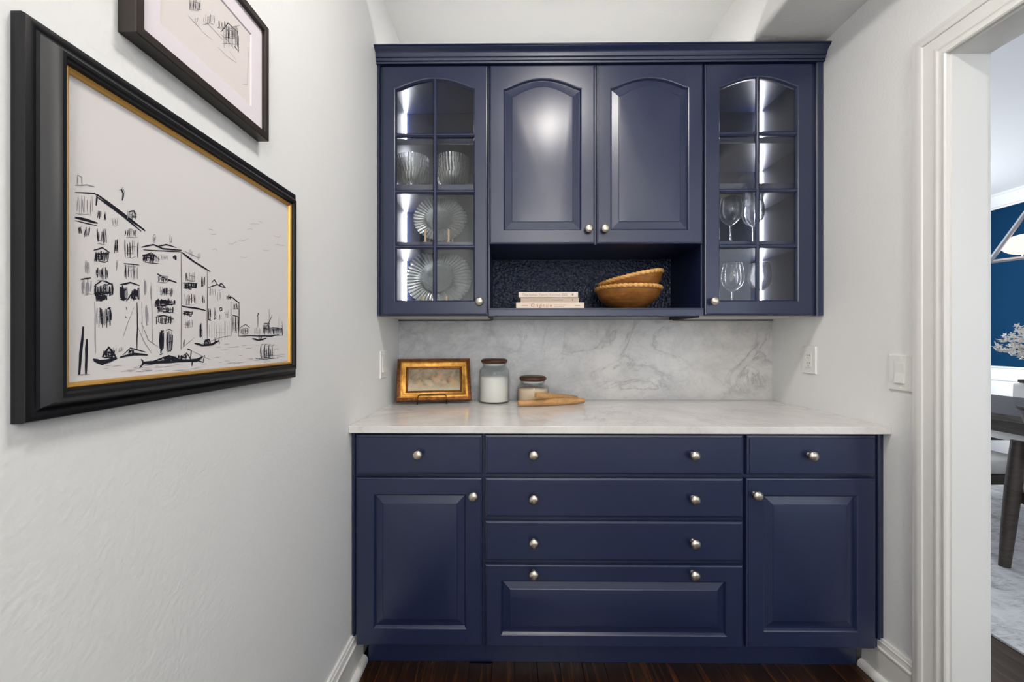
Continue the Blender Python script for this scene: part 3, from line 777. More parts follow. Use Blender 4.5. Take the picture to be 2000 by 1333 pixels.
# worktop and splashback
o = bx(XL + 0.0005, XR - 0.0005, 1.4065, 2.0415, 0.8750, 0.9000).build('countertop', 'counter', origin=(0, 0, 0), bevel=0.002)
tag(o, 'white veined marble countertop spanning the navy base cabinets', 'countertop')
o = bx(XL + 0.0005, XR - 0.0005, 2.042, 2.0595, 0.9002, 1.3020).build('backsplash', 'splash', origin=(0, 0, 0))
tag(o, 'grey and white marble slab backsplash behind the counter', 'backsplash')
INK = [('l',[(-240.8,51.3),(-217.0,58.7),(-213.7,57.2)],1.2,1),('l',[(-240.8,60.4),(-226.7,66.5),(-217.0,67.5)],1,0),('l',[(-237.8,74.5),(-232.9,73.9),(-232.3,63.6)],1,0),('l',[(-237.8,74.5),(-238.4,61.3)],0.9,0),('l',[(-240.8,19.7),(-226.7,20.7),(-213.0,20.7)],2.2,1),('l',[(-240.8,15.9),(-213.7,17.1)],1.0,1),('h',[(-239.6,49.2),(-217.7,57.1),(-217.7,27.5),(-239.6,20.7)],9,0.6,0),('l',[(-213.7,58.5),(-182.0,45.5),(-143.0,29.5)],2.6,1),('l',[(-215.0,55.4),(-178.3,40.9),(-149.7,26.9)],1.6,1),('l',[(-213.7,58.5),(-215.0,43.2)],1.6,1),('l',[(-180.5,79.2),(-177.5,73.0),(-179.0,62.4)],1.6,1),('l',[(-183.5,75.2),(-178.3,81.5),(-174.5,72.7)],0.7,0),('l',[(-169.1,49.6),(-161.1,53.6),(-157.9,45.7),(-165.9,43.2)],1.6,1),('h',[(-173.7,51.1),(-157.9,56.2),(-157.9,41.2),(-173.7,36.5)],5,0.9,1),('h',[(-237.2,9.1),(-232.9,10.4),(-232.9,0.5),(-237.2,-0.6)],3,0.9,1),('h',[(-229.8,11.2),(-223.5,13.0),(-223.5,-1.7),(-229.8,-3.3)],4,0.9,1),('h',[(-213.0,37.7),(-209.0,39.0),(-209.0,27.4),(-213.0,26.1)],3,0.9,1),('h',[(-205.6,36.6),(-201.5,38.0),(-201.5,26.8),(-205.6,25.6)],3,0.9,1),('h',[(-176.0,24.2),(-156.3,29.6),(-156.3,15.3),(-176.0,10.4)],6,0.9,1),('h',[(-215.0,13.4),(-200.1,17.5),(-200.1,-4.1),(-215.0,-7.6)],6,0.9,1),('h',[(-190.1,6.8),(-185.0,8.1),(-185.0,-14.1),(-190.1,-15.2)],4,0.9,1),('h',[(-176.8,8.0),(-152.2,14.1),(-152.2,-14.6),(-176.8,-19.6)],7,0.9,1),('h',[(-194.4,34.5),(-185.0,37.4),(-185.0,23.8),(-194.4,21.2)],4,0.7,0),('h',[(-229.8,-30.3),(-222.9,-28.9),(-222.9,-49.6),(-229.8,-50.7)],4,0.8,0),('h',[(-188.7,-22.0),(-185.7,-21.4),(-185.7,-38.5),(-188.7,-39.0)],2,0.8,0),('h',[(-217.0,-16.9),(-198.0,-12.7),(-198.0,-28.1),(-217.0,-31.7)],9,1.5,1),('l',[(-218.3,-16.5),(-207.0,-10.5),(-196.6,-15.2)],1.2,1),('h',[(-215.0,-38.1),(-200.1,-35.4),(-200.1,-52.8),(-215.0,-55.1)],7,1.2,1),('h',[(-217.0,-59.4),(-193.0,-56.0),(-193.0,-75.0),(-217.0,-77.6)],10,1.8,1),('h',[(-215.0,-74.0),(-201.5,-72.5),(-201.5,-82.9),(-215.0,-84.2)],8,2.2,1),('l',[(-217.7,-64.2),(-207.0,-54.5),(-193.7,-58.2),(-192.3,-67.9)],1.3,1),('h',[(-234.2,-56.0),(-220.9,-53.9),(-220.9,-76.7),(-234.2,-78.2)],7,1.1,0),('l',[(-234.2,-57.3),(-221.6,-53.4)],1.6,1),('h',[(-182.0,-56.6),(-172.2,-55.2),(-172.2,-80.1),(-182.0,-81.1)],7,2.2,1),('h',[(-164.3,-58.6),(-153.0,-57.1),(-153.0,-75.3),(-164.3,-76.4)],6,2.0,1),('l',[(-182.0,-56.6),(-166.7,-51.5),(-152.2,-54.0)],1.6,1),('l',[(-172.2,-78.7),(-165.9,-68.4),(-161.1,-77.6)],1.4,1),('h',[(-176.8,-26.1),(-154.7,-21.9),(-154.7,-46.0),(-176.8,-49.3)],7,0.9,1),('l',[(-176.8,-26.1),(-153.0,-23.9)],1.1,1),('h',[(-215.0,-91.0),(-194.4,-89.3),(-194.4,-118.1),(-215.0,-118.7)],9,1.1,1),('h',[(-200.8,-89.8),(-195.1,-89.3),(-195.1,-110.4),(-200.8,-110.7)],4,1.6,1),('l',[(-217.0,-84.4),(-216.3,-118.1),(-215.7,-151.9)],0.9,0),('l',[(-156.3,-79.4),(-155.5,-116.2),(-156.3,-150.0)],1.2,1),('l',[(-148.9,-77.9),(-148.0,-123.6)],0.8,0),('l',[(-231.1,-117.3),(-234.2,-151.3),(-236.0,-179.3)],2.6,1),('l',[(-226.7,-133.7),(-227.3,-158.2),(-227.9,-180.0)],2.4,1),('l',[(-237.8,-179.1),(-222.9,-179.7)],1.0,0),('l',[(-219.0,-159.9),(-207.0,-165.9),(-186.5,-160.0)],3.6,1),('l',[(-217.7,-162.6),(-200.1,-162.2),(-187.2,-158.5)],2.4,1),('l',[(-207.0,-157.7),(-198.0,-144.8),(-188.7,-157.7)],2.6,1),('h',[(-204.9,-148.1),(-190.1,-148.5),(-190.1,-159.1),(-204.9,-158.5)],8,1.8,1),('l',[(-182.0,-158.7),(-161.1,-155.1),(-138.7,-157.4)],2.6,1),('l',[(-178.3,-156.0),(-166.7,-146.1),(-143.0,-152.7)],1.1,1),('h',[(-191.5,-144.2),(-178.3,-144.4),(-178.3,-151.7),(-191.5,-151.3)],4,0.8,0),('h',[(-169.1,-147.5),(-161.1,-147.7),(-161.1,-155.1),(-169.1,-154.9)],4,1.4,1),('l',[(-178.3,-131.4),(-170.6,-109.3),(-161.1,-86.5)],0.6,0),('l',[(-154.7,-116.2),(-144.7,-137.3),(-132.6,-154.5)],0.8,0),('l',[(-149.7,-108.4),(-137.8,-135.0),(-120.0,-145.4)],0.8,0),('l',[(-172.9,-87.5),(-172.2,-91.8)],1.0,1),('l',[(-173.7,-100.7),(-172.9,-103.6)],1.0,1),('l',[(-152.2,-175.9),(-144.7,-168.7),(-149.7,-163.1)],2.0,1),('l',[(-148.0,-168.5),(-120.0,-169.3),(-81.0,-168.9),(-42.8,-169.9),(-29.8,-164.2)],4.0,1),('l',[(-129.0,-167.2),(-101.1,-160.5),(-79.0,-167.3)],2.6,1),('h',[(-114.4,-160.8),(-86.2,-161.9),(-86.2,-169.5),(-114.4,-168.0)],9,2.0,1),('l',[(-79.0,-166.4),(-65.1,-156.7),(-57.5,-167.4)],1.6,1),('h',[(-85.1,-157.7),(-64.1,-158.4),(-64.1,-168.0),(-85.1,-167.0)],7,1.6,1),('l',[(-57.5,-168.3),(-55.2,-152.6),(-64.1,-149.8)],1.5,1),('l',[(-42.8,-169.9),(-28.6,-174.3),(-25.0,-161.6)],1.6,1),('l',[(-53.0,-153.5),(-8.8,-171.6)],0.8,0),('l',[(-53.0,-167.7),(-54.1,-179.9)],1.6,1),('l',[(-149.7,3.3),(-129.0,12.0),(-112.6,9.5),(-75.8,15.2)],1.5,1),('l',[(-146.4,0.3),(-120.0,4.6),(-76.9,12.4)],1.2,1),('h',[(-129.9,26.7),(-125.4,27.9),(-125.4,14.5),(-129.9,13.4)],3,0.9,0),('h',[(-100.1,34.5),(-95.2,35.8),(-95.2,20.0),(-100.1,18.9)],3,1.0,0),('l',[(-124.5,9.9),(-105.9,17.5),(-86.2,17.1)],1.4,1),('l',[(-75.8,11.8),(-48.5,0.9),(-11.4,-9.7)],2.6,1),('l',[(-72.6,15.1),(-36.9,9.5)],0.8,0),('h',[(-61.9,20.1),(-51.9,22.3),(-51.9,9.1),(-61.9,7.0)],3,0.8,0),('h',[(-40.4,20.4),(-35.8,21.4),(-35.8,7.0),(-40.4,6.0)],2,1.0,0),('h',[(-146.4,-6.6),(-120.0,-1.0),(-120.0,-14.5),(-146.4,-19.6)],10,1.5,1),('l',[(-146.4,-8.1),(-132.6,-1.3),(-118.1,-9.4)],1.2,1),('h',[(-117.2,-1.2),(-101.1,2.2),(-101.1,-6.8),(-117.2,-10.0)],5,0.6,0),('h',[(-93.2,4.7),(-86.2,6.2),(-86.2,-3.9),(-93.2,-5.3)],4,1.4,1),('l',[(-122.7,-31.7),(-105.9,-38.0),(-86.2,-40.0)],2.0,1),('h',[(-122.7,-34.1),(-101.1,-30.7),(-101.1,-42.2),(-122.7,-45.3)],6,1.2,1),('h',[(-116.3,-49.9),(-93.2,-46.9),(-93.2,-64.3),(-116.3,-66.8)],8,1.0,1),('h',[(-112.6,-51.9),(-105.0,-50.9),(-105.0,-61.5),(-112.6,-62.4)],5,1.6,1),('h',[(-125.4,-70.2),(-89.2,-66.4),(-89.2,-78.9),(-125.4,-82.0)],10,2.0,1),('h',[(-123.6,-81.9),(-91.2,-79.1),(-91.2,-90.8),(-123.6,-93.0)],9,1.5,1),('h',[(-125.4,-70.2),(-119.1,-69.5),(-119.1,-86.3),(-125.4,-86.8)],5,2.4,1),('l',[(-125.4,-82.0),(-88.2,-75.5)],1.4,1),('h',[(-125.4,-97.0),(-93.2,-95.1),(-93.2,-109.2),(-125.4,-110.5)],9,1.2,1),('l',[(-125.4,-99.4),(-110.7,-95.3),(-91.2,-100.8)],1.4,1),('h',[(-118.1,-119.0),(-110.7,-118.8),(-110.7,-157.7),(-118.1,-157.4)],5,1.9,1),('h',[(-105.9,-118.7),(-94.2,-118.4),(-94.2,-157.4),(-105.9,-157.0)],6,1.7,1),('h',[(-144.7,-43.0),(-141.3,-42.5),(-141.3,-69.5),(-144.7,-69.9)],3,0.8,0),('h',[(-134.3,-45.4),(-130.8,-44.8),(-130.8,-76.2),(-134.3,-76.5)],2,0.8,0),('l',[(-132.6,-68.5),(-131.7,-115.4),(-130.8,-140.5)],1.0,0),('h',[(-143.0,-77.4),(-137.8,-76.9),(-137.8,-115.6),(-143.0,-115.8)],3,0.8,0),('l',[(-76.9,11.6),(-75.8,-71.0),(-76.9,-150.3)],1.0,1),('l',[(-18.9,-11.0),(-18.9,-74.8),(-18.9,-142.4)],1.1,1),('h',[(-69.5,-19.5),(-45.1,-15.4),(-45.1,-34.1),(-69.5,-37.6)],6,0.9,1),('h',[(-71.6,-37.9),(-42.8,-33.8),(-42.8,-45.5),(-71.6,-49.1)],10,1.6,1),('l',[(-73.7,-39.1),(-41.6,-36.3)],1.3,1),('h',[(-33.4,-19.8),(-25.0,-18.4),(-25.0,-40.4),(-33.4,-41.5)],4,1.3,1),('h',[(-71.6,-56.0),(-45.1,-52.9),(-45.1,-74.3),(-71.6,-76.6)],7,0.9,1),('l',[(-75.8,-77.8),(-48.5,-79.0),(-22.5,-81.6)],2.0,1),('h',[(-73.7,-84.5),(-50.8,-82.8),(-50.8,-92.5),(-73.7,-93.9)],8,1.3,1),('h',[(-32.2,-54.1),(-25.0,-53.3),(-25.0,-69.8),(-32.2,-70.5)],4,0.9,1),('h',[(-71.6,-99.8),(-53.0,-98.8),(-53.0,-114.7),(-71.6,-115.2)],6,0.8,1),('h',[(-36.9,-104.3),(-31.0,-104.0),(-31.0,-135.9),(-36.9,-135.9)],4,1.8,1),('l',[(-74.8,-147.8),(-48.5,-130.6)],0.7,0),('l',[(-70.5,-134.1),(-71.6,-146.2)],1.8,1),('l',[(-16.4,-39.3),(6.7,-30.6),(27.1,-34.6)],1.3,1),('l',[(-7.6,-28.8),(-1.1,-23.1),(5.4,-30.8)],1.6,1),('l',[(10.7,-31.9),(16.1,-26.4),(28.5,-34.5)],1.8,1),('h',[(-13.9,-39.0),(2.8,-36.8),(2.8,-54.0),(-13.9,-55.8)],5,0.8,0),('h',[(-16.4,-74.6),(-10.1,-74.1),(-10.1,-98.5),(-16.4,-98.8)],3,1.5,1),('h',[(-2.4,-73.5),(4.1,-72.9),(4.1,-97.8),(-2.4,-98.1)],3,1.4,1),('l',[(-16.4,-97.8),(-8.8,-98.4)],1.8,1),('h',[(6.7,-39.2),(21.6,-37.3),(21.6,-61.7),(6.7,-63.1)],4,0.6,0),('l',[(12.0,-74.2),(17.5,-72.8),(18.8,-77.6),(13.4,-79.9),(12.0,-74.2)],1.3,1),('h',[(9.4,-86.0),(16.1,-85.5),(16.1,-99.1),(9.4,-99.4)],3,1.0,0),('h',[(24.3,-76.2),(37.0,-75.2),(37.0,-96.1),(24.3,-96.8)],4,0.6,0),('l',[(31.3,-50.9),(48.6,-51.1),(66.7,-59.5)],1.8,1),('h',[(29.9,-49.1),(44.2,-47.5),(44.2,-55.6),(29.9,-57.0)],4,1.5,1),('l',[(66.7,-57.4),(66.7,-93.6),(65.2,-126.7)],1.6,1),('h',[(48.6,-61.2),(65.2,-59.7),(65.2,-76.2),(48.6,-77.4)],5,1.1,1),('h',[(45.7,-84.6),(65.2,-83.4),(65.2,-124.7),(45.7,-124.9)],6,0.9,1),('l',[(42.8,-59.7),(44.2,-127.0)],1.2,1),('l',[(44.2,-84.7),(68.2,-88.4)],1.2,1),('h',[(-15.1,-97.8),(44.2,-94.8),(44.2,-138.0),(-15.1,-137.8)],10,0.5,0),('l',[(-31.0,-141.4),(13.4,-130.2),(44.2,-126.0)],0.8,0),('l',[(65.2,-126.7),(103.8,-125.3),(157.5,-125.8),(222.7,-122.7)],1.4,1),('h',[(68.2,-109.1),(97.1,-108.2),(97.1,-124.3),(68.2,-124.6)],8,1.2,1),('l',[(68.2,-110.1),(87.2,-102.1),(100.4,-108.1)],1.0,1),('l',[(128.0,-76.1),(128.0,-107.2)],1.6,1),('l',[(126.2,-82.9),(131.6,-75.8)],1.6,1),('h',[(114.0,-107.7),(140.7,-106.8),(140.7,-124.9),(114.0,-125.2)],7,0.9,0),('h',[(146.2,-97.6),(171.0,-96.5),(171.0,-123.3),(146.2,-123.7)],10,1.5,1),('h',[(165.1,-106.0),(222.7,-104.2),(222.7,-122.7),(165.1,-123.4)],14,1.5,1),('l',[(169.0,-64.0),(169.0,-117.5)],0.9,1),('l',[(180.9,-76.1),(165.1,-96.8),(148.0,-115.7)],0.8,1),('l',[(157.5,-106.3),(178.9,-82.1)],0.9,1),('l',[(207.7,-78.0),(207.7,-112.0)],0.7,0),('l',[(220.6,-89.5),(222.7,-123.9)],1.3,1),('l',[(108.8,-131.7),(129.8,-135.0),(159.4,-130.4)],2.6,1),('h',[(128.0,-125.0),(142.5,-124.8),(142.5,-133.9),(128.0,-133.9)],4,1.6,1),('l',[(142.5,-124.8),(176.9,-125.6),(207.7,-121.7)],2.0,1),('l',[(-48.5,-140.3),(-31.0,-144.1),(-6.3,-142.5),(10.7,-136.0)],2.6,1),('l',[(-26.2,-142.3),(-23.8,-135.0),(-13.9,-134.1),(-10.1,-143.4)],2.0,1),('h',[(-25.0,-135.9),(-11.4,-135.9),(-11.4,-144.4),(-25.0,-144.2)],5,1.5,1),('l',[(0.2,-130.3),(1.5,-141.7)],1.6,1),('l',[(9.4,-134.0),(12.0,-141.8)],1.4,1),('l',[(138.8,-146.3),(137.0,-160.8),(140.7,-174.5)],2.6,1),('l',[(138.8,-146.3),(146.2,-144.1)],1.2,1),('l',[(151.8,-146.4),(150.9,-161.2),(153.7,-175.0)],2.6,1),('l',[(151.8,-146.4),(159.4,-144.2)],1.2,1),('l',[(167.1,-146.6),(167.1,-161.7),(169.0,-175.7)],2.6,1),('l',[(167.1,-146.6),(174.9,-144.4)],1.2,1),('l',[(180.9,-146.8),(181.9,-162.1),(182.9,-176.3)],1.0,1),('l',[(180.9,-146.8),(189.0,-144.5)],1.2,1),('h',[(137.0,-151.8),(178.9,-152.6),(178.9,-176.2),(137.0,-174.3)],8,1.4,1),('l',[(117.4,-173.4),(148.0,-177.1),(207.7,-176.2)],0.9,1),('l',[(135.2,-169.7),(214.1,-170.4)],0.6,0),('l',[(120.5,-174.8),(148.6,-175.1)],0.45,0),('l',[(147.5,-184.7),(159.5,-184.8)],0.45,0),('l',[(198.7,-173.7),(235.0,-175.1)],0.45,0),('l',[(87.3,-151.3),(108.1,-151.1)],0.45,0),('l',[(2.3,-148.4),(14.8,-147.8)],0.45,0),('l',[(153.7,-148.4),(184.1,-148.7)],0.45,0),('l',[(119.2,-146.4),(129.9,-145.5)],0.45,0),('l',[(36.7,-149.0),(63.0,-148.6)],0.45,0),('l',[(51.6,-181.1),(70.6,-181.4)],0.45,0),('l',[(35.9,-179.3),(56.8,-179.5)],0.45,0),('l',[(185.7,-155.8),(207.1,-156.1)],0.45,0),('l',[(25.2,-142.6),(38.8,-142.1)],0.45,0),('l',[(0.7,-166.8),(14.0,-167.1)],0.45,0),('l',[(166.6,-164.2),(186.0,-164.3)],0.45,0),('l',[(139.2,-143.3),(172.7,-143.6)],0.45,0),('l',[(149.9,-181.1),(161.7,-180.8)],0.45,0),('l',[(66.5,-165.3),(76.0,-165.6)],0.45,0),('l',[(31.5,-179.6),(43.5,-179.6)],0.45,0),('l',[(195.1,-188.3),(216.5,-189.1)],0.45,0),('l',[(99.0,-175.4),(111.3,-175.2)],0.45,0),('l',[(161.4,-182.4),(173.9,-182.0)],0.45,0),('l',[(15.6,-153.7),(34.1,-153.3)],0.45,0),('l',[(61.4,-180.0),(80.9,-180.8)],0.45,0),('l',[(56.9,-147.7),(67.5,-147.7)],0.45,0),('l',[(135.6,-187.5),(150.2,-188.4)],0.45,0),('l',[(210.4,-168.3),(234.2,-168.9)],0.45,0),('l',[(114.0,-178.4),(134.3,-179.0)],0.45,0),('l',[(9.5,-176.8),(18.2,-176.8)],0.45,0),('l',[(171.6,-147.2),(201.6,-146.5)],0.45,0),('l',[(122.2,-177.1),(135.1,-177.2)],0.45,0),('l',[(25.8,-174.8),(39.3,-175.0)],0.45,0),('l',[(213.9,-184.8),(253.5,-186.2)],0.45,0),('l',[(91.3,-173.0),(110.9,-173.5)],0.45,0),('l',[(74.0,-146.6),(90.8,-145.8)],0.45,0),('l',[(-11.2,-188.4),(6.9,-189.0)],0.45,0),('l',[(-193.3,-171.2),(-179.7,-170.8)],0.45,0),('l',[(-146.8,-180.5),(-130.9,-180.6)],0.45,0),('l',[(-85.1,-184.8),(-72.8,-184.5)],0.45,0),('l',[(-161.3,-175.8),(-146.3,-175.8)],0.45,0),('l',[(-159.0,-181.5),(-145.5,-181.7)],0.45,0),('l',[(-205.2,-173.5),(-198.3,-173.0)],0.45,0),('l',[(-127.4,-182.4),(-112.4,-182.2)],0.45,0),('l',[(-149.3,-178.6),(-134.0,-178.4)],0.45,0),('l',[(-148.9,-181.0),(-131.8,-181.3)],0.45,0),('l',[(-6.6,-193.6),(12.1,-194.1)],0.45,0),('l',[(-180.9,-178.5),(-164.7,-179.0)],0.45,0),('l',[(-78.8,-184.7),(-59.9,-185.8)],0.45,0),('l',[(-57.8,-184.3),(-38.9,-184.9)],0.45,0),('l',[(-94.0,-184.3),(-77.5,-184.3)],0.45,0),('l',[(-202.8,-169.3),(-193.6,-169.0)],0.45,0),('l',[(-172.0,-177.4),(-159.3,-178.3)],0.45,0),('l',[(-125.7,-175.0),(-119.4,-175.2)],0.45,0),('l',[(-154.8,-172.6),(-147.3,-173.0)],0.45,0),('l',[(-126.9,-176.9),(-112.4,-176.9)],0.45,0),('l',[(-168.8,-180.2),(-164.1,-180.0)],0.45,0),('l',[(-161.7,-174.9),(-155.4,-174.1)],0.45,0),('l',[(-144.5,-171.5),(-130.7,-172.2)],0.45,0),('l',[(-110.7,-177.4),(-95.9,-176.8)],0.45,0),('l',[(-48.4,-182.7),(-26.1,-183.0)],0.45,0),('l',[(-145.3,-172.7),(-131.9,-172.7)],0.45,0),('l',[(-11.9,-193.4),(8.5,-194.3)],0.45,0),('l',[(-29.1,-177.9),(-19.7,-177.4)],0.45,0),('l',[(-95.9,-175.8),(-79.6,-175.3)],0.45,0),('l',[(-144.1,-176.4),(-135.8,-176.5)],0.45,0),('l',[(183.7,106.4),(207.8,108.7),(215.2,116.6)],0.4,0),('l',[(187.8,85.4),(202.9,90.7),(229.9,93.5)],0.4,0),('l',[(-17.1,67.4),(-4.1,68.5),(-6.8,68.4)],0.4,0),('l',[(99.8,107.8),(110.2,113.8),(134.3,119.0)],0.4,0),('l',[(35.5,53.0),(48.7,55.4),(60.4,62.5)],0.4,0),('l',[(91.3,96.0),(105.0,101.2),(110.6,99.3)],0.4,0),('l',[(-10.8,58.9),(2.0,61.6),(0.0,63.4)],0.4,0),('l',[(144.5,66.3),(152.2,65.4),(169.5,69.0)],0.4,0),('l',[(71.3,35.4),(83.7,34.5),(91.5,39.4)],0.4,0),('l',[(128.8,124.9),(140.3,125.3),(144.8,122.9)],0.4,0),('l',[(66.2,67.3),(76.1,67.4),(96.5,78.2)],0.4,0),('l',[(-6.5,31.8),(3.8,35.4),(6.3,32.1)],0.4,0)]
INK2 = [('h',[(-51.8,13.6),(-26.3,35.1),(-26.3,15.1),(-51.8,-5.7)],9,1.0,1),('l',[(-56.2,-16.3),(-41.6,-17.0),(-26.3,-17.7)],0.7,0),('h',[(-21.5,13.5),(8.9,38.0),(8.9,18.9),(-21.5,-4.8)],8,0.7,1),('h',[(14.2,30.8),(39.1,50.5),(39.1,34.6),(14.2,15.4)],7,0.8,1),('h',[(27.9,31.8),(71.9,66.0),(71.9,19.5),(27.9,-12.3)],12,0.8,1),('l',[(22.4,15.8),(42.0,47.8),(68.8,51.3),(71.9,14.3),(59.7,15.8)],1.4,1),('l',[(71.9,45.4),(71.9,11.2)],1.8,1),('h',[(33.5,34.2),(62.7,56.8),(62.7,30.2),(33.5,8.5)],8,1.1,1),('l',[(-14.1,4.6),(6.3,5.5),(27.9,4.4)],0.8,0),('l',[(21.0,10.9),(42.0,12.9),(59.7,9.7)],0.9,0),('l',[(14.2,-19.2),(39.1,-19.0),(65.7,-12.7)],0.5,0),('h',[(-42.7,-9.0),(-33.5,-1.6),(-33.5,-10.6),(-42.7,-17.9)],4,0.6,0),('l',[(-23.9,-19.5),(1.1,-15.5)],0.5,0),('l',[(44.9,-5.0),(65.7,-8.6)],0.5,0),('l',[(14.2,78.8),(107.5,76.5),(99.1,-36.7),(84.5,-44.9)],0.5,0)]
# ================================================================== lamps in the ceiling
def disc_light(x, y, label, power):
    c = tag(empty('ceiling_light', (x, y, ZC)), label, 'light', 'flush ceiling lights')
    MB().lathe([(0.155, -0.0005), (0.160, -0.004), (0.160, -0.014), (0.155, -0.018), (0.148, -0.018), (0.148, -0.0005)], (x, y, ZC), 56).build('trim_ring', 'trim', c, smooth=True)
    MB().lathe([(0.0005, -0.0175), (0.08, -0.0175), (0.1475, -0.016)], (x, y, ZC), 56).build('diffuser', 'can_lens', c, smooth=True)
    d = bpy.data.lights.new('lamp', 'AREA'); d.shape = 'DISK'; d.size = 0.29; d.energy = power; d.color = (1.0, 0.95, 0.90)
    o = bpy.data.objects.new('lamp', d); COL.objects.link(o); o.parent = c; o.location = (0, 0, -0.022)
    return c
disc_light(0.27, 0.76, 'flush disc ceiling light in front of the navy cabinets', 8.0)
disc_light(0.30, -1.35, 'added disc fill light, unseen, further back along the passage', 9)  # second disc added out of view to even out the light

# added opal globe, unseen behind the camera, brightening ceiling and walls
pd = tag(empty('fill_globe', (0.45, -1.2, 2.03)), 'added opal globe hanging unseen in the passage as fill light', 'lamp')
MB().ball((0.45, -1.2, 2.03), 0.13, seg=14, rings=8).build('globe', 'opal', pd, smooth=True)
MB().tube([(0.45, -1.2, 2.15), (0.45, -1.2, 2.19)], 0.035, 16).build('cap', 'nickel', pd, smooth=True)
MB().tube([(0.45, -1.2, 2.19), (0.45, -1.2, 2.70)], 0.004, 8).build('stem', 'nickel', pd, smooth=True)
MB().lathe([(0.001, -0.02), (0.05, -0.02), (0.06, -0.008), (0.06, -0.0005), (0.001, -0.0005)], (0.45, -1.2, ZC), 32).build('canopy', 'nickel', pd, smooth=True)

# ================================================================== pictures on the left wall
def frame_ring(y0, y1, z0, z1, prof):
    """mitred picture frame on the left wall; prof = (inward distance, distance out from the wall)"""
    return MB().loops([[(XL + h, y0 + d, z0 + d), (XL + h, y1 - d, z0 + d), (XL + h, y1 - d, z1 - d), (XL + h, y0 + d, z1 - d)] for d, h in prof + [prof[0]]])

def ribbon(mb, pts, wd, y0, z0, x, rr):
    """a pen stroke: flat ribbon on the paper plane"""
    n = len(pts)
    L, R_ = [], []
    for i, p in enumerate(pts):
        a = pts[max(i - 1, 0)]; b = pts[min(i + 1, n - 1)]
        dx, dz = b[0] - a[0], b[1] - a[1]
        k = math.hypot(dx, dz) or 1
        ww = wd * 0.5 * (0.55 if i in (0, n - 1) else 1.0) * rr.uniform(0.8, 1.2)
        L.append((x, y0 + (p[0] - dz / k * ww) / 1000, z0 + (p[1] + dx / k * ww) / 1000))
        R_.append((x, y0 + (p[0] + dz / k * ww) / 1000, z0 + (p[1] - dx / k * ww) / 1000))
    b0 = len(mb.v)
    mb.v += L + R_
    for i in range(n - 1): mb.f.append((b0 + i, b0 + i + 1, b0 + n + i + 1, b0 + n + i))

def subdivide(pts, rr, j):
    out = []
    for i in range(len(pts) - 1):
        (a, b), (c_, d_) = pts[i], pts[i + 1]
        out.append((a, b))
        out.append(((a + c_) / 2 + rr.uniform(-j, j), (b + d_) / 2 + rr.uniform(-j, j)))
    return out + [pts[-1]]

def drawing(parent, data, y0, z0, x, seed):
    rr = random.Random(seed)
    dark, soft = MB(), MB()
    k = 0
    for s in data:
        if s[0] == 'l':
            ribbon(dark if s[3] else soft, subdivide(s[1], rr, 0.5), s[2] * 1.4, y0, z0, x + (k % 40) * 2e-6, rr); k += 1
        else:
            (a, b, c_, d_), n, wd, dk = s[1], s[2], s[3], s[4]
            for i in range(n):
                t = (i + rr.uniform(0.1, 0.9)) / n
                ta, tb = rr.uniform(0, 0.25), 1 - rr.uniform(0, 0.25)
                top = (a[0] + (b[0] - a[0]) * t, a[1] + (b[1] - a[1]) * t)
                bot = (d_[0] + (c_[0] - d_[0]) * t, d_[1] + (c_[1] - d_[1]) * t)
                p = (top[0] + (bot[0] - top[0]) * ta + rr.uniform(-1, 1), top[1] + (bot[1] - top[1]) * ta)
                q = (top[0] + (bot[0] - top[0]) * tb + rr.uniform(-1, 1), top[1] + (bot[1] - top[1]) * tb)
                tgt = dark if dk and rr.random() < 0.8 else soft
                ribbon(tgt, subdivide([p, q], rr, 0.5), wd * rr.uniform(1.0, 2.0), y0, z0, x + (k % 40) * 2e-6, rr); k += 1
            for i in range(max(2, n // 2) if dk else 1):       # loose cross scribbles over the hatching
                t0, t1, sv = rr.uniform(-0.1, 0.5), rr.uniform(0.5, 1.1), rr.random()
                mk = lambda t, e: (a[0] + (b[0] - a[0]) * t, (a[1] + (b[1] - a[1]) * t) * (1 - sv) + (d_[1] + (c_[1] - d_[1]) * t) * sv + e)
                ribbon(dark if dk and wd > 1.2 else soft, subdivide([mk(t0, rr.uniform(-1.5, 1.5)), mk((t0 + t1) / 2, rr.uniform(-2, 2)), mk(t1, rr.uniform(-1.5, 1.5))], rr, 0.8), wd * rr.uniform(0.6, 1.3), y0, z0, x + (k % 40) * 2e-6, rr); k += 1
    for nm, m_, mm in (('ink_lines', dark, 'ink'), ('pencil_lines', soft, 'ink_soft')):
        m_.build(nm, mm, parent)['kind'] = 'stuff'

pic = tag(empty('framed_drawing', (XL, 0.745, 1.105)), 'large black and gold framed ink drawing of a canal with old houses', 'picture')
P1 = [(0, 0), (0, 0.012), (0.0015, 0.0155), (0.005, 0.0165), (0.009, 0.0165), (0.012, 0.0150), (0.015, 0.0165), (0.019, 0.0225), (0.0225, 0.028), (0.026, 0.0310), (0.0300, 0.0310), (0.0325, 0.0290), (0.0335, 0.0255), (0.0355, 0.0245), (0.0365, 0.022), (0.0365, 0.004), (0.010, 0)]
frame_ring(0.4525, 1.0330, 1.105, 1.5735, P1).build('frame', 'black_frame', pic, smooth=True, angle=28)
P2 = [(0.0360, 0.004), (0.0360, 0.0235), (0.0375, 0.0245), (0.0405, 0.0225), (0.0425, 0.0185), (0.0430, 0.004)]
frame_ring(0.4525, 1.0330, 1.105, 1.5735, P2).build('gold_slip', 'gilt', pic, smooth=True, angle=25)['label'] = 'thin gold inner slip'
bx(XL + 0.003, XL + 0.0175, 0.4930, 0.9925, 1.1455, 1.5330).build('canvas', 'paper', pic)
drawing(pic, INK, 0.745, 1.335, XL + 0.0178, 11)

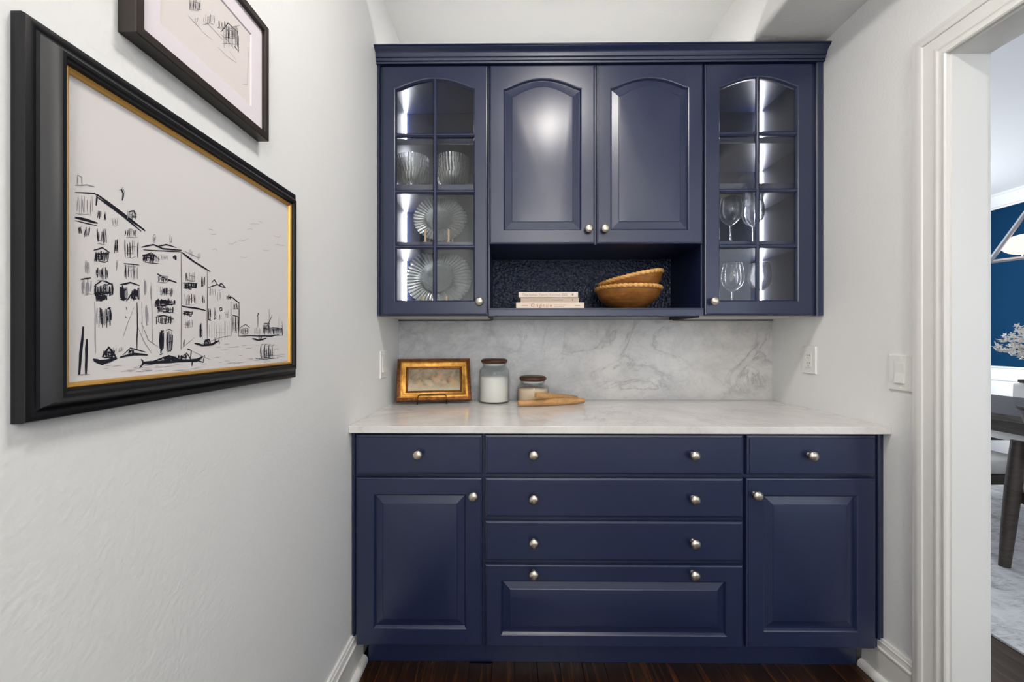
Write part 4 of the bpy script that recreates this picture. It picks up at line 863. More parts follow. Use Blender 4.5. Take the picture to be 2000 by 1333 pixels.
pic = tag(empty('framed_print', (XL, 0.739, 1.645)), 'smaller dark framed print with wide pale mat hanging above the canal drawing', 'picture')
P3 = [(0, 0), (0, 0.0245), (0.0015, 0.026), (0.0140, 0.026), (0.0150, 0.025), (0.0150, 0.004), (0.006, 0)]
frame_ring(0.5775, 0.9005, 1.645, 1.8975, P3).build('frame', 'bronze_frame', pic, smooth=True, angle=28)
lps = [[(XL + h, 0.5895 + d, 1.657 + d), (XL + h, 0.8885 - d, 1.657 + d), (XL + h, 0.8885 - d, 1.8855 - d), (XL + h, 0.5895 + d, 1.8855 - d)] for d, h in ((0, 0.003), (0, 0.0185), (0.038, 0.0185), (0.040, 0.0165), (0.040, 0.003))]
MB().loops(lps + [lps[0]]).build('mat', 'mat_board', pic)
bx(XL + 0.003, XL + 0.0162, 0.6290, 0.8490, 1.6965, 1.8460).build('print', 'print_paper', pic)
drawing(pic, [s for s in INK2], 0.740, 1.770, XL + 0.0165, 4)

# ================================================================== switches and outlet
def wall_plate(name, label, cat, x, s, y, z, wd, ht, kind):
    """s = direction out of the wall along X"""
    c = tag(empty(name, (x, y, z - ht / 2)), label, cat)
    def ring(d, h): return [(x + s * h, y - wd / 2 + d, z - ht / 2 + d), (x + s * h, y + wd / 2 - d, z - ht / 2 + d), (x + s * h, y + wd / 2 - d, z + ht / 2 - d), (x + s * h, y - wd / 2 + d, z + ht / 2 - d)]
    MB().loops([ring(0, 0.0004), ring(0, 0.003), ring(0.003, 0.006)], True, True, True).build('cover_plate', 'plate_white', c)
    rw, rh = 0.0335, 0.067
    if kind == 'switch':
        pts = [(x + s * 0.0061, z - rh / 2), (x + s * 0.0115, z - rh / 2), (x + s * 0.0075, z), (x + s * 0.0088, z + rh / 2), (x + s * 0.0061, z + rh / 2)]
        MB().extrude(pts, lambda p: (p[0], y - rw / 2, p[1]), lambda p: (p[0], y + rw / 2, p[1])).build('rocker', 'plate_white', c, bevel=0.0006)
    else:
        f = bx(*sorted((x + s * 0.0061, x + s * 0.008)), y - rw / 2, y + rw / 2, z - rh / 2, z + rh / 2).build('outlet_face', 'plate_white', c, bevel=0.0006)
        for zz in (-0.018, 0.016):
            for yy in (-0.007, 0.007):
                bx(*sorted((x + s * 0.0079, x + s * 0.0083)), y + yy - 0.001, y + yy + 0.001, z + zz, z + zz + 0.008).build('slot', 'slot', f)
            MB().lathe([(0.0004, 0), (0.0022, 0)], (0, 0, 0), 12).xf(Matrix.Translation((x + s * 0.0083, y, z + zz - 0.007)) @ Matrix.Rotation(PI / 2, 4, 'Y')).build('slot', 'slot', f)
    for zz in (-ht / 2 + 0.011, ht / 2 - 0.011):
        MB().lathe([(0.003, 0), (0.0028, 0.0008), (0.0003, 0.001)], (0, 0, 0), 12).xf(Matrix.Translation((x + s * 0.006, y, z + zz)) @ Matrix.Rotation(s * PI / 2, 4, 'Y')).build('screw', 'plate_white', c, smooth=True)
wall_plate('light_switch', 'white rocker light switch on the left wall above the counter', 'switch', XL, 1, 1.781, 1.0930, 0.074, 0.121, 'switch')
wall_plate('wall_outlet', 'white double outlet on the right wall above the counter', 'outlet', XR, -1, 1.786, 1.1140, 0.080, 0.121, 'outlet')
wall_plate('light_switch', 'white rocker light switch beside the dining room door casing', 'switch', XR, -1, 1.3705, 1.0900, 0.083, 0.121, 'switch')

# ================================================================== on the counter
CT = 0.9002
# leaning gold frame on a wire easel
u = Vector((0.983, 0.183, 0)).normalized()
nrm = Vector((u.y, -u.x, 0))                 # faces the room
tilt = math.radians(25)
up = (Vector((0, 0, 1)) * math.cos(tilt) - nrm * math.sin(tilt)).normalized()
outw = u.cross(up).normalized()              # out of the picture
if outw.dot(nrm) < 0: outw = -outw
org = Vector((-0.5290, 1.8660, CT + 0.0115))    # lower left back corner
FW, FH = 0.347, 0.2120
def fp(a, b, h): return tuple(org + u * a + up * b + outw * h)
def gold_ring(prof): return MB().loops([[fp(d, d, h), fp(FW - d, d, h), fp(FW - d, FH - d, h), fp(d, FH - d, h)] for d, h in prof + [prof[0]]])
gf = tag(empty('gold_picture_frame', (-0.36, 1.92, CT)), 'small antique gold framed floral painting leaning against the marble', 'picture')
gold_ring([(0, 0), (0, 0.014), (0.004, 0.018), (0.008, 0.018), (0.010, 0.0165), (0.014, 0.0165), (0.016, 0.018), (0.016, 0)]).build('frame', 'gold_dark', gf, smooth=True, angle=25)
gold_ring([(0.0158, 0.002), (0.0158, 0.0185), (0.020, 0.0195), (0.028, 0.0155), (0.037, 0.0105), (0.041, 0.010), (0.041, 0.002)]).build('gold_cove', 'gold', gf, smooth=True, angle=40)
gold_ring([(0.0408, 0.002), (0.0408, 0.0110), (0.044, 0.012), (0.052, 0.0085), (0.053, 0.002)]).build('liner', 'gold_dark', gf, smooth=True, angle=30)
bead = MB()
def beads(p0, p1):
    n = int((Vector(p1) - Vector(p0)).length / 0.0052)
    for i in range(n + 1):
        t = i / n
        bead.ball(tuple(Vector(p0).lerp(Vector(p1), t)), 0.0021, seg=6, rings=4)
q = 0.048
beads(fp(q, q, 0.0108), fp(FW - q, q, 0.0108)); beads(fp(q, FH - q, 0.0108), fp(FW - q, FH - q, 0.0108)); beads(fp(q, q, 0.0108), fp(q, FH - q, 0.0108)); beads(fp(FW - q, q, 0.0108), fp(FW - q, FH - q, 0.0108))
o = bead.build('beading', 'gold', gf, smooth=True); o['kind'] = 'stuff'
# the little painting (procedural blooms on a grey-green ground)
g = N('floral_painting')
v = g.coords()
ground = g.ramp(g.noise(v, 22, 6, 0.65, 0.5), [(0.3, lin((120, 106, 84))), (0.5, lin((168, 152, 126))), (0.7, lin((202, 182, 152)))])
sp = g.n('ShaderNodeSeparateXYZ'); g.l(v, sp.inputs[0])
low = g.n('ShaderNodeMapRange'); low.inputs['From Min'].default_value = 0.004; low.inputs['From Max'].default_value = 0.045; low.inputs['To Min'].default_value = 0.75; low.inputs['To Max'].default_value = 0.0
g.l(sp.outputs[2], low.inputs['Value'])
col = g.mix(low.outputs[0], ground, lin((208, 192, 166)))
warpv = g.n('ShaderNodeVectorMath', operation='ADD')
nz = g.n('ShaderNodeTexNoise'); nz.inputs['Scale'].default_value = 60; g.l(v, nz.inputs['Vector'])
scv = g.n('ShaderNodeVectorMath', operation='SCALE'); scv.inputs['Scale'].default_value = 0.016; g.l(nz.outputs['Color'], scv.inputs[0])
g.l(v, warpv.inputs[0]); g.l(scv.outputs[0], warpv.inputs[1])
for (a, b, rad, cc) in ((-0.008, 0.060, 0.014, (206, 152, 118)), (0.020, 0.078, 0.012, (198, 142, 104)), (0.024, 0.066, 0.017, (214, 160, 128)), (0.010, 0.048, 0.022, (216, 186, 152)), (0.044, 0.038, 0.018, (220, 184, 150)), (-0.038, 0.040, 0.020, (206, 180, 148)), (-0.070, 0.034, 0.020, (200, 170, 134)), (0.078, 0.050, 0.020, (198, 158, 122)), (-0.02, 0.03, 0.02, (214, 194, 164)), (0.090, 0.032, 0.024, (206, 176, 132))):
    dn = g.n('ShaderNodeVectorMath', operation='DISTANCE'); g.l(warpv.outputs[0], dn.inputs[0])
    dn.inputs[1].default_value = (a * u.x + 0.008, a * u.y + 0.008 - b * 0.42 * nrm.y * 0 + b * 0.42, b + 0.008)
    mrn = g.n('ShaderNodeMapRange'); mrn.inputs['From Min'].default_value = rad * 0.35; mrn.inputs['From Max'].default_value = rad; mrn.inputs['To Min'].default_value = 0.85; mrn.inputs['To Max'].default_value = 0.0
    g.l(dn.outputs['Value'], mrn.inputs['Value'])
    col = g.mix(mrn.outputs[0], col, lin(cc))
g.set(col, 0.5, 0, 0.3)
cen = fp(FW / 2, 0.052, 0.006)
MB().loops([[fp(0.052, 0.052, h), fp(FW - 0.052, 0.052, h), fp(FW - 0.052, FH - 0.052, h), fp(0.052, FH - 0.052, h)] for h in (0.003, 0.006)], True, True, True).build('canvas', g.m, gf, origin=cen)

ez = tag(empty('wire_easel', (-0.34, 1.9, CT)), 'small black wire easel holding the gold framed painting', 'easel')
WR = 0.0021
def ep(a, b, h):         # along the frame, up from the counter in the frame plane, outwards
    return org + u * a + up * b + outw * h
fa, fb = 0.096, 0.232
hoop = []
def foot(a): 
    p = ep(a, 0, 0.026); return Vector((p.x, p.y, CT + WR))
hoop = [foot(fa), ep(fa + 0.002, -0.004, 0.024), ep(fa + 0.003, 0.018, 0.023), ep(fa + 0.007, 0.025, 0.023), ep(fa + 0.014, 0.028, 0.023), ep((fa + fb) / 2, 0.0285, 0.023), ep(fb - 0.014, 0.028, 0.023), ep(fb - 0.007, 0.025, 0.023), ep(fb - 0.003, 0.018, 0.023), ep(fb - 0.002, -0.004, 0.024), foot(fb)]
MB().tube(hoop, WR, 8).build('front_hoop', 'iron', ez, smooth=True)
for a in (fa, fb):
    b0 = ep(a, -0.0045, 0.024); b1 = ep(a, -0.0045, -0.006); b2 = ep(a, 0.12, -0.006)
    bk = Vector((b1.x, b1.y, CT + WR)) - nrm * 0.075
    MB().tube([b0, b1, b2], WR, 8).build('side_wire', 'iron', ez, smooth=True)
    MB().tube([ep(a, 0.10, -0.008), bk], WR, 8).build('back_leg', 'iron', ez, smooth=True)
MB().tube([ep(fa, 0.12, -0.006), ep(fb, 0.12, -0.006)], WR, 8).build('cross_wire', 'iron', ez, smooth=True)

def jar(name, label, x, y, r, hb, hn, fill_h, fill, fill_name):
    c = tag(empty(name, (x, y, CT)), label, 'jar')
    rn = r * 0.765
    prof = [(0.001, 0.003), (r * 0.90, 0.003), (r * 0.97, 0.006), (r, 0.014), (r, hb * 0.82), (r * 0.985, hb * 0.90), (r * 0.94, hb * 0.96), (r * 0.86, hb * 0.995), (rn + 0.002, hb + 0.003), (rn - 0.002, hb + 0.008), (rn - 0.001, hn - 0.006), (rn + 0.003, hn - 0.001), (rn + 0.002, hn)]
    inn = [(rn - 0.0015, hn), (rn - 0.004, hn - 0.005), (rn - 0.005, hb + 0.008), (rn - 0.001, hb - 0.001), (r * 0.84, hb * 0.97), (r * 0.92, hb * 0.935), (r * 0.955, hb * 0.885), (r - 0.003, hb * 0.81), (r - 0.003, 0.014), (r * 0.93, 0.008), (0.001, 0.007)]
    MB().lathe([(a, b) for a, b in prof + inn], (x, y, CT), 64).build('glass_body', 'jar_glass', c, smooth=True, angle=50)
    f = [(0.001, 0.0075), (r * 0.925, 0.0085), (r - 0.0035, 0.0145), (r - 0.0035, fill_h - 0.004), (r - 0.008, fill_h), (r * 0.4, fill_h + 0.004), (0.001, fill_h + 0.003)]
    MB().lathe(f, (x, y, CT), 64).build(fill_name, fill, c, smooth=True, angle=50)
    rl = rn + 0.006
    ld = MB().lathe([(0.001, hn + 0.0005), (rl - 0.006, hn + 0.0005), (rl - 0.001, hn + 0.004), (rl + 0.0015, hn + 0.009), (rl + 0.001, hn + 0.015), (rl - 0.004, hn + 0.020), (rl - 0.010, hn + 0.0225), (0.001, hn + 0.0235)], (x, y, CT), 56).build('wooden_lid', 'lid', c, smooth=True, angle=50)
    MB().lathe([(rn - 0.0055, hn + 0.0003), (rn - 0.0052, hn - 0.006), (rn - 0.009, hn - 0.010), (0.001, hn - 0.010)], (x, y, CT), 40).build('seal', 'vase', ld, smooth=True)
    return c
jar('glass_jar', 'tall glass jar of white sugar with dark wooden lid', -0.0784, 1.957, 0.0735, 0.168, 0.188, 0.126, 'sugar', 'sugar')
jar('glass_jar', 'short glass jar of beige flour with dark wooden lid', 0.1085, 1.957, 0.0755, 0.083, 0.105, 0.066, 'flour', 'flour')

def rolling_pin(label, p0, p1, r_end, r_mid):
    p0, p1 = Vector(p0), Vector(p1)
    n = 24; pts, rad = [], []
    d = (p1 - p0)
    for i in range(n + 1):
        t = i / n
        pts.append(p0 + d * t)
        e = min(t, 1 - t)
        k = min(1.0, e / 0.42)
        rr = r_end + (r_mid - r_end) * (1 - (1 - k) ** 1.6)
        if i in (0, n): rr *= 0.86
        rad.append(rr)
    pts = [p0 + d * 0.0] + [p0 + d * 0.006] + pts[1:-1] + [p0 + d * 0.994, p1]
    rad = [r_end * 0.80, r_end] + rad[1:-1] + [r_end, r_end * 0.80]
    o = MB().tube(pts, rad, 24).build('rolling_pin', 'pin', smooth=True, angle=50)
    return tag(o, label, 'rolling pin')
rolling_pin('longer tapered wooden rolling pin lying on the counter in front', (0.0340, 1.8120, CT + 0.0168), (0.3460, 1.9020, CT + 0.0168), 0.0118, 0.0166)
rolling_pin('shorter tapered wooden rolling pin resting across the longer one', (0.1130, 1.7950, CT + 0.0560), (0.3260, 1.9930, CT + 0.0135), 0.0115, 0.0150)

# ================================================================== in the open niche
NZ = 1.3358
def text(parent, body, size, x, y, z, mat, name='lettering', spacing=1.0, width=None):
    cu = bpy.data.curves.new(name, 'FONT'); cu.body = body; cu.size = size; cu.space_character = spacing
    cu.extrude = 0.0; cu.resolution_u = 2
    t = bpy.data.objects.new(name + '_curve', cu); COL.objects.link(t)
    bpy.context.view_layer.update()
    me = bpy.data.meshes.new_from_object(t.evaluated_get(bpy.context.evaluated_depsgraph_get()))
    COL.objects.unlink(t); bpy.data.objects.remove(t); bpy.data.curves.remove(cu)
    me.name = name
    xs = [q_.co.x for q_ in me.vertices]
    k = 1.0 if width is None else width / (max(xs) - min(xs))
    x_min = min(xs)
    for q_ in me.vertices: q_.co = Vector(((q_.co.x - x_min) * k, 0, q_.co.y))
    me.materials.append(M[mat])
    o = bpy.data.objects.new(name, me); COL.objects.link(o)
    place(o, (x, y, z), parent)
    return o

def book(label, x0, x1, y0, y1, z0, z1, cover, skew=0.0):
    c = tag(empty('book', ((x0 + x1) / 2, (y0 + y1) / 2, z0)), label, 'book', 'cookbooks stacked in the niche')
    t = 0.0025
    m = MB().box(x0, x1, y0, y1, z1 - t, z1).box(x0, x1, y0, y1, z0, z0 + t).box(x0, x1, y0, y0 + 0.003, z0 + t, z1 - t)
    m.build('cover', cover, c, bevel=0.0005)
    bx(x0 + 0.003, x1 - 0.003, y0 + 0.0031, y1 - 0.004, z0 + t + 0.0001, z1 - t - 0.0001).build('pages', 'pages', c)
    return c
def lines(parent, x0, x1, y, zs, h, mat, seed):
    rr = random.Random(seed)
    m = MB()
    for z in zs:
        x = x0
        while x < x1:
            wl = rr.uniform(0.003, 0.008)
            b0 = len(m.v); e = min(x + wl, x1)
            m.v += [(x, y, z), (e, y, z), (e, y, z + h), (x, y, z + h)]; m.f.append((b0, b0 + 1, b0 + 2, b0 + 3))
            x += wl + 0.0015
    m.build('small_print', mat, parent)
b = book('cream cookbook with rust title at the bottom of the stack', 0.0243, 0.3175, 1.745, 1.97, NZ, NZ + 0.0268, 'book1')
text(b, 'Originale', 0.0225, 0.0880, 1.7447, NZ + 0.0078, 'txt_rust', 'title_lettering', 1.18, 0.0905)
lines(b, 0.048, 0.077, 1.7447, [NZ + 0.0125], 0.0022, 'txt_brown', 1)
lines(b, 0.187, 0.242, 1.7447, [NZ + 0.0150], 0.0022, 'txt_brown', 2); lines(b, 0.187, 0.232, 1.7447, [NZ + 0.0085], 0.0022, 'txt_brown', 3)
lines(b, 0.276, 0.300, 1.7447, [NZ + 0.0120], 0.0030, 'txt_brown', 4)
b = book('taupe linen cookbook in the middle of the stack', 0.0442, 0.2955, 1.748, 1.95, NZ + 0.0270, NZ + 0.0495, 'book2')
text(b, 'SUNDAY SUPPERS', 0.0085, 0.0750, 1.7477, NZ + 0.0352, 'txt_dark', 'title_lettering', 1.5, 0.092)
lines(b, 0.1775, 0.228, 1.7477, [NZ + 0.0362], 0.0028, 'txt_dark', 5)
text(b, '|', 0.010, 0.1715, 1.7477, NZ + 0.0350, 'txt_dark', 'lettering')
MB().extrude([(0.268 + 0.003 * math.cos(a_), NZ + 0.0385 + 0.0036 * math.sin(a_)) for a_ in [i * PI / 5 for i in range(10)]], lambda p: (p[0], 1.7476, p[1]), lambda p: (p[0], 1.7479, p[1])).build('publisher_mark', 'txt_dark', b)
b = book('ivory cookbook with taupe title on top of the stack', 0.0353, 0.2911, 1.745, 1.94, NZ + 0.0497, NZ + 0.0722, 'book3')
text(b, 'The Italian Family Kitchen', 0.0145, 0.0500, 1.7447, NZ + 0.0563, 'txt_brown', 'title_lettering', 1.05, 0.166)
lines(b, 0.2215, 0.245, 1.7447, [NZ + 0.0565, NZ + 0.0605, NZ + 0.0645], 0.0020, 'txt_grey', 6)
MB().extrude([(0.268 + 0.004 * math.cos(a_), NZ + 0.061 + 0.0055 * math.sin(a_)) for a_ in [i * PI / 6 for i in range(12)]], lambda p: (p[0], 1.7446, p[1]), lambda p: (p[0], 1.7449, p[1])).build('publisher_mark', 'txt_grey', b)

def wood_bowl(label, rad, hgt):
    outer = [(0.004, 0.0), (0.062, 0.0), (0.064, 0.003), (0.062, 0.008), (0.078, 0.016), (0.100, 0.028), (0.120, 0.044), (0.134, 0.062), (0.142, 0.080), (0.1455, 0.094)]
    inner = [(0.137, 0.094), (0.130, 0.070), (0.112, 0.046), (0.085, 0.027), (0.05, 0.017), (0.004, 0.014)]
    k = rad / 0.150; kz = hgt / 0.108
    pr = [(a * k, b_ * kz) for a, b_ in outer + inner]
    body = MB().lathe(pr, (0, 0, 0), 72)
    # carved rope rim: twisted torus
    rope = MB()
    nr, ns, R0, tr = 300, 12, rad - 0.0055, 0.0086
    lps = []
    for i in range(nr):
        A = 2 * PI * i / nr
        lp = []
        for j in range(ns):
            B = 2 * PI * j / ns
            mod = 0.72 + 0.48 * abs(math.sin(21 * A + B * 0.8))
            q_ = R0 + tr * mod * math.cos(B)
            lp.append((q_ * math.cos(A), q_ * math.sin(A), hgt - 0.0075 + tr * 1.05 * mod * math.sin(B)))
        lps.append(lp)
    rope.loops(lps + [lps[0]])
    return body, rope
def put_bowl(label, rad, hgt, mat4, base):
    body, rope = wood_bowl(label, rad, hgt)
    c = tag(empty('wooden_bowl', base), label, 'bowl', 'wooden salad bowls in the niche')
    body.xf(mat4).build('body', 'bowl_wood', c, smooth=True, angle=60)
    rope.xf(mat4).build('rope_rim', 'rope', c, smooth=True, angle=75)['label'] = 'carved rope rim'
sh = Matrix.Identity(4); sh[2][0] = 0.0
put_bowl('carved rim wooden bowl standing on the niche shelf, lower of two', 0.150, 0.1085, Matrix.Translation((0.5450, 1.884, NZ)), (0.545, 1.884, NZ))
put_bowl('carved rim wooden bowl tilted inside the other, upper of two', 0.1465, 0.100, Matrix.Translation((0.5560, 1.884, 1.4880)) @ Matrix.Rotation(math.radians(-11.5), 4, 'Y') @ Matrix.Translation((0, 0, -0.093)), (0.556, 1.884, 1.40))

# ================================================================== in the glass cabinets
def rib_wall(n, amp):
    return lambda i, a, r, z: (r * (1 + amp * math.cos(n * a)) if 2 <= i <= 11 else r, z)
BOWLP = [(0.001, 0.0), (0.030, 0.0), (0.038, 0.004), (0.050, 0.014), (0.060, 0.027), (0.067, 0.042), (0.071, 0.056), (0.0725, 0.062), (0.0705, 0.062), (0.068, 0.054), (0.063, 0.040), (0.055, 0.026), (0.044, 0.014), (0.030, 0.006), (0.001, 0.005)]
gb_mesh = MB().lathe(BOWLP, (0, 0, 0), 160, rib_wall(32, 0.014))
proto = None
ORD = ['lowest', 'second from the bottom', 'third from the bottom', 'fourth from the bottom', 'topmost']
for st, (x, y) in (('left', (-0.4398, 1.818)), ('right', (-0.2599, 1.818))):
    for k in range(5):
        z = SHELF_Z[1] + 0.0003 + k * 0.0205
        if proto is None:
            proto = gb_mesh.build('glass_bowl', 'bowl_glass', None, smooth=True, angle=80, origin=(0, 0, 0)); o = proto
            stripe(o, 'bowl_rib_glint', 160, 5, (0, 1), range(1, 7)); stripe(o, 'bowl_rib_glint', 160, 160, range(160), (7,))
        else:
            o = proto.copy(); COL.objects.link(o)
        o.location = (x, y, z); WL[o.name] = Vector((x, y, z)); o.rotation_euler = (0, 0, RND.uniform(0, 3))
        tag(o, 'ribbed clear glass bowl, %s of the %s stack of bowls' % (ORD[k], st), 'bowl', 'ribbed glass bowls in the cabinet')

def plate_mesh(r, tilt_deg, c, n):
    P_ = [(0.001, 0.0), (0.46 * r, 0.0), (0.50 * r, 0.002), (0.56 * r, 0.009), (0.62 * r, 0.012), (0.80 * r, 0.0155), (0.96 * r, 0.019), (r, 0.021), (r, 0.0235), (0.96 * r, 0.0225), (0.80 * r, 0.019), (0.62 * r, 0.0155), (0.55 * r, 0.012), (0.49 * r, 0.0055), (0.45 * r, 0.0035), (0.001, 0.0035)]
    def rib(i, a, rr, z):
        k = 1 if 3 <= i <= 12 else 0
        s = math.cos(n * a)
        return (rr * (1 + (0.008 * s if i in (7, 8) else 0)), z + k * 0.0018 * s * (1 if i < 8 else 0.45))
    return MB().lathe(P_, (0, 0, 0), 6 * n, rib).xf(Matrix.Translation(c) @ Matrix.Rotation(math.radians(90 - tilt_deg), 4, 'X'))
def plate_set(where, cx, zf, r, y, count, dx, n):
    t = math.radians(16)
    for k in range(count):
        # rim foot at floor + 0.012; centre behind, each plate nested behind the one in front
        c = (cx + dx * k, y + 0.0105 * k + r * math.sin(t), zf + 0.012 + r * math.cos(t) + 0.002)
        o = plate_mesh(r, 16, c, n).build('glass_plate', 'plate_glass', None, smooth=True, angle=80)
        stripe(o, 'plate_rib_glint', 6 * n, 6, (0, 1), (8, 9, 10, 11)); stripe(o, 'plate_rib_glint', 6 * n, 6 * n, range(6 * n), (12,))
        nm = ['front', 'second', 'third', 'rear'][k if k < count - 1 else 3]
        tag(o, 'ribbed clear glass %s plate, %s one on the %s wooden stand' % ('salad' if r < 0.12 else 'dinner', nm, where), 'plate', 'glass plates on wooden stands')
    s = tag(empty('plate_stand', (cx, y + 0.03, zf)), 'pale wooden plate stand holding the %s glass plates' % ('smaller' if r < 0.12 else 'larger'), 'plate stand')
    for sx in (-0.0515, 0.0515):
        bx(cx + sx - 0.006, cx + sx + 0.006, y - 0.03, y + 0.115, zf + 0.0003, zf + 0.0115).build('rail', 'peg', s, bevel=0.0015)
        p0 = Vector((cx + sx, y - 0.020, zf + 0.0116)); ht = 0.052
        MB().tube([p0, p0 + Vector((0, -0.004, ht))], 0.0042, 12).build('peg', 'peg', s, smooth=True)
        p1 = Vector((cx + sx, y + 0.088, zf + 0.0116))
        MB().tube([p1, p1 + Vector((0, 0.018, 0.085))], 0.0042, 12).build('peg', 'peg', s, smooth=True)
    for yy in (y + 0.012, y + 0.105):
        bx(cx - 0.0454, cx + 0.0454, yy - 0.005, yy + 0.005, zf + 0.0015, zf + 0.0100).build('crossbar', 'peg', s, bevel=0.001)
plate_set('upper', -0.3240, SHELF_Z[0], 0.110, 1.800, 4, 0.005, 40)
plate_set('lower', -0.3330, 1.3302, 0.1405, 1.800, 4, 0.005, 48)

def wine(label, x, y, z, h, r):
    H_ = h
    out = [(0.001, 0.0), (r * 0.74, 0.0), (r * 0.78, 0.0015), (r * 0.70, 0.003), (r * 0.30, 0.006), (0.0055, 0.012), (0.0038, 0.03), (0.0036, 0.055), (0.0042, H_ * 0.40), (0.008, H_ * 0.425), (r * 0.45, H_ * 0.46), (r * 0.80, H_ * 0.54), (r * 0.97, H_ * 0.64), (r, H_ * 0.71), (r * 0.955, H_ * 0.82), (r * 0.85, H_ * 0.93), (r * 0.79, H_)]
    inn = [(r * 0.79 - 0.0012, H_), (r * 0.85 - 0.0013, H_ * 0.93), (r * 0.955 - 0.0015, H_ * 0.82), (r - 0.0016, H_ * 0.71), (r * 0.97 - 0.0017, H_ * 0.645), (r * 0.80 - 0.002, H_ * 0.55), (r * 0.42, H_ * 0.475), (0.007, H_ * 0.445), (0.001, H_ * 0.44)]
    o = MB().lathe(out + inn, (x, y, z), 48).build('wine_glass', 'wine_glass', smooth=True, angle=80)
    tag(o, label, 'wine glass', 'stemmed wine glasses in the cabinet')
wine('clear wine glass nearest the niche on the upper shelf', 1.0017, 1.850, SHELF_Z[0] + 0.0003, 0.232, 0.0480)
wine('clear wine glass behind the glazing bar on the upper shelf', 1.1150, 1.872, SHELF_Z[0] + 0.0003, 0.232, 0.0480)
wine('clear wine glass nearest the niche on the cabinet floor', 1.0045, 1.840, 1.3303, 0.217, 0.0480)
wine('clear wine glass behind the glazing bar on the cabinet floor', 1.1290, 1.845, 1.3303, 0.217, 0.0480)

# ================================================================== dining room
o = bx(1.950, 4.85, 0.10, 4.30, 0.0005, 0.011).build('area_rug', 'rug', origin=(0, 0, 0), bevel=0.003)
tag(o, 'distressed grey and white area rug under the dining table', 'rug')
RZ = 0.0112
tb = tag(empty('dining_table', (3.5, 2.55, RZ)), 'dark grey wooden dining table seen through the doorway', 'table')
bx(3.0, 4.0, 1.2, 3.9, 0.708, 0.75).build('table_top', 'table_wood', tb, bevel=0.003)
mb = MB().box(3.05, 3.075, 1.25, 3.85, 0.630, 0.7075).box(3.925, 3.95, 1.25, 3.85, 0.630, 0.7075).box(3.075, 3.925, 1.25, 1.275, 0.630, 0.7075).box(3.075, 3.925, 3.825, 3.85, 0.630, 0.7075)
mb.build('apron', 'table_wood', tb)
for x in (3.08, 3.84):
    for y in (1.28, 3.74):
        bx(x, x + 0.08, y, y + 0.08, RZ, 0.7075).build('leg', 'table_wood', tb, bevel=0.004)

def dining_chair(label, cx, cy, face):
    """face = +1 looks towards +X. Built around (cx, cy): rear feet behind, seat in front."""
    c = tag(empty('dining_chair', (cx, cy, RZ)), label, 'chair', 'dining chairs round the table')
    def T(a, b, z): return (cx + face * a, cy + b, z)
    hw = 0.26
    for sy in (-1, 1):
        MB().tube([T(-0.27, sy * hw, RZ), T(-0.248, sy * hw, 0.22), T(-0.222, sy * hw, 0.44), T(-0.197, sy * hw, 0.672)], [0.022, 0.028, 0.032, 0.027], 14).build('leg', 'dark_wood', c, smooth=True)
        MB().tube([T(0.26, sy * hw * 0.96, RZ), T(0.25, sy * hw * 0.96, 0.25), T(0.235, sy * hw * 0.96, 0.43)], [0.018, 0.025, 0.029], 14).build('leg', 'dark_wood', c, smooth=True)
        bx(*sorted((T(-0.20, 0, 0)[0], T(0.24, 0, 0)[0])), cy + sy * hw - 0.014, cy + sy * hw + 0.014, 0.345, 0.400).build('side_rail', 'dark_wood', c, bevel=0.004)
    bx(*sorted((T(-0.20, 0, 0)[0], T(-0.172, 0, 0)[0])), cy - hw + 0.02, cy + hw - 0.02, 0.345, 0.400).build('rear_rail', 'dark_wood', c, bevel=0.004)
    # padded seat
    s = MB()
    lps = []
    for z, d in ((0.402, 0.012), (0.410, 0.002), (0.435, -0.004), (0.460, 0.002), (0.474, 0.018), (0.480, 0.05)):
        lp = []
        for k in range(40):
            a = 2 * PI * k / 40
            e = 0.32
            ca, sa = math.cos(a), math.sin(a)
            lp.append(T(0.03 + (0.255 - d) * math.copysign(abs(ca) ** e, ca), (0.272 - d) * math.copysign(abs(sa) ** e, sa), z))
        lps.append(lp)
    s.loops(lps, True, True, True).build('seat_cushion', 'upholstery', c, smooth=True, angle=60)
    # woven wrap-around back and padded inside
    def shell(d, z0, z1, bulge):
        L_ = []
        for z, t in ((z0, 0.0), (z0 + 0.02, 0.15), ((z0 + z1) / 2, 0.5), (z1 - 0.02, 0.85), (z1, 1.0)):
            lp = []
            for k in range(17):
                q_ = -1 + 2 * k / 16
                yy = q_ * (0.225 + 0.055 * t)
                xx = -0.235 - 0.075 * t + 0.12 * abs(q_) ** 3 + d
                lp.append(T(xx, yy, z))
            L_.append(lp)
        return L_
    A = shell(0.0, 0.56, 0.845, 0); B = shell(0.030, 0.56, 0.845, 0)
    MB().loops([a_ + b_[::-1] for a_, b_ in zip(A, B)], True, True, True).build('woven_back', 'woven', c, smooth=True, angle=50)
    A = shell(0.031, 0.575, 0.835, 0); B = shell(0.085, 0.585, 0.825, 0)
    MB().loops([a_ + b_[::-1] for a_, b_ in zip(A, B)], True, True, True).build('back_cushion', 'upholstery', c, smooth=True, angle=70)
    A = shell(-0.006, 0.846, 0.862, 0); B = shell(0.040, 0.846, 0.862, 0)
    MB().loops([a_ + b_[::-1] for a_, b_ in zip(A, B)], True, True, True).build('top_rail', 'dark_wood', c, smooth=True, angle=40)
    return c
dining_chair('woven-back dining chair with dark leg standing nearest the doorway', 2.865, 1.890, 1)
dining_chair('woven-back dining chair with white seat, second from the doorway', 2.900, 2.690, 1)
dining_chair('white padded dining chair across the table from the doorway', 4.230, 3.250, -1)

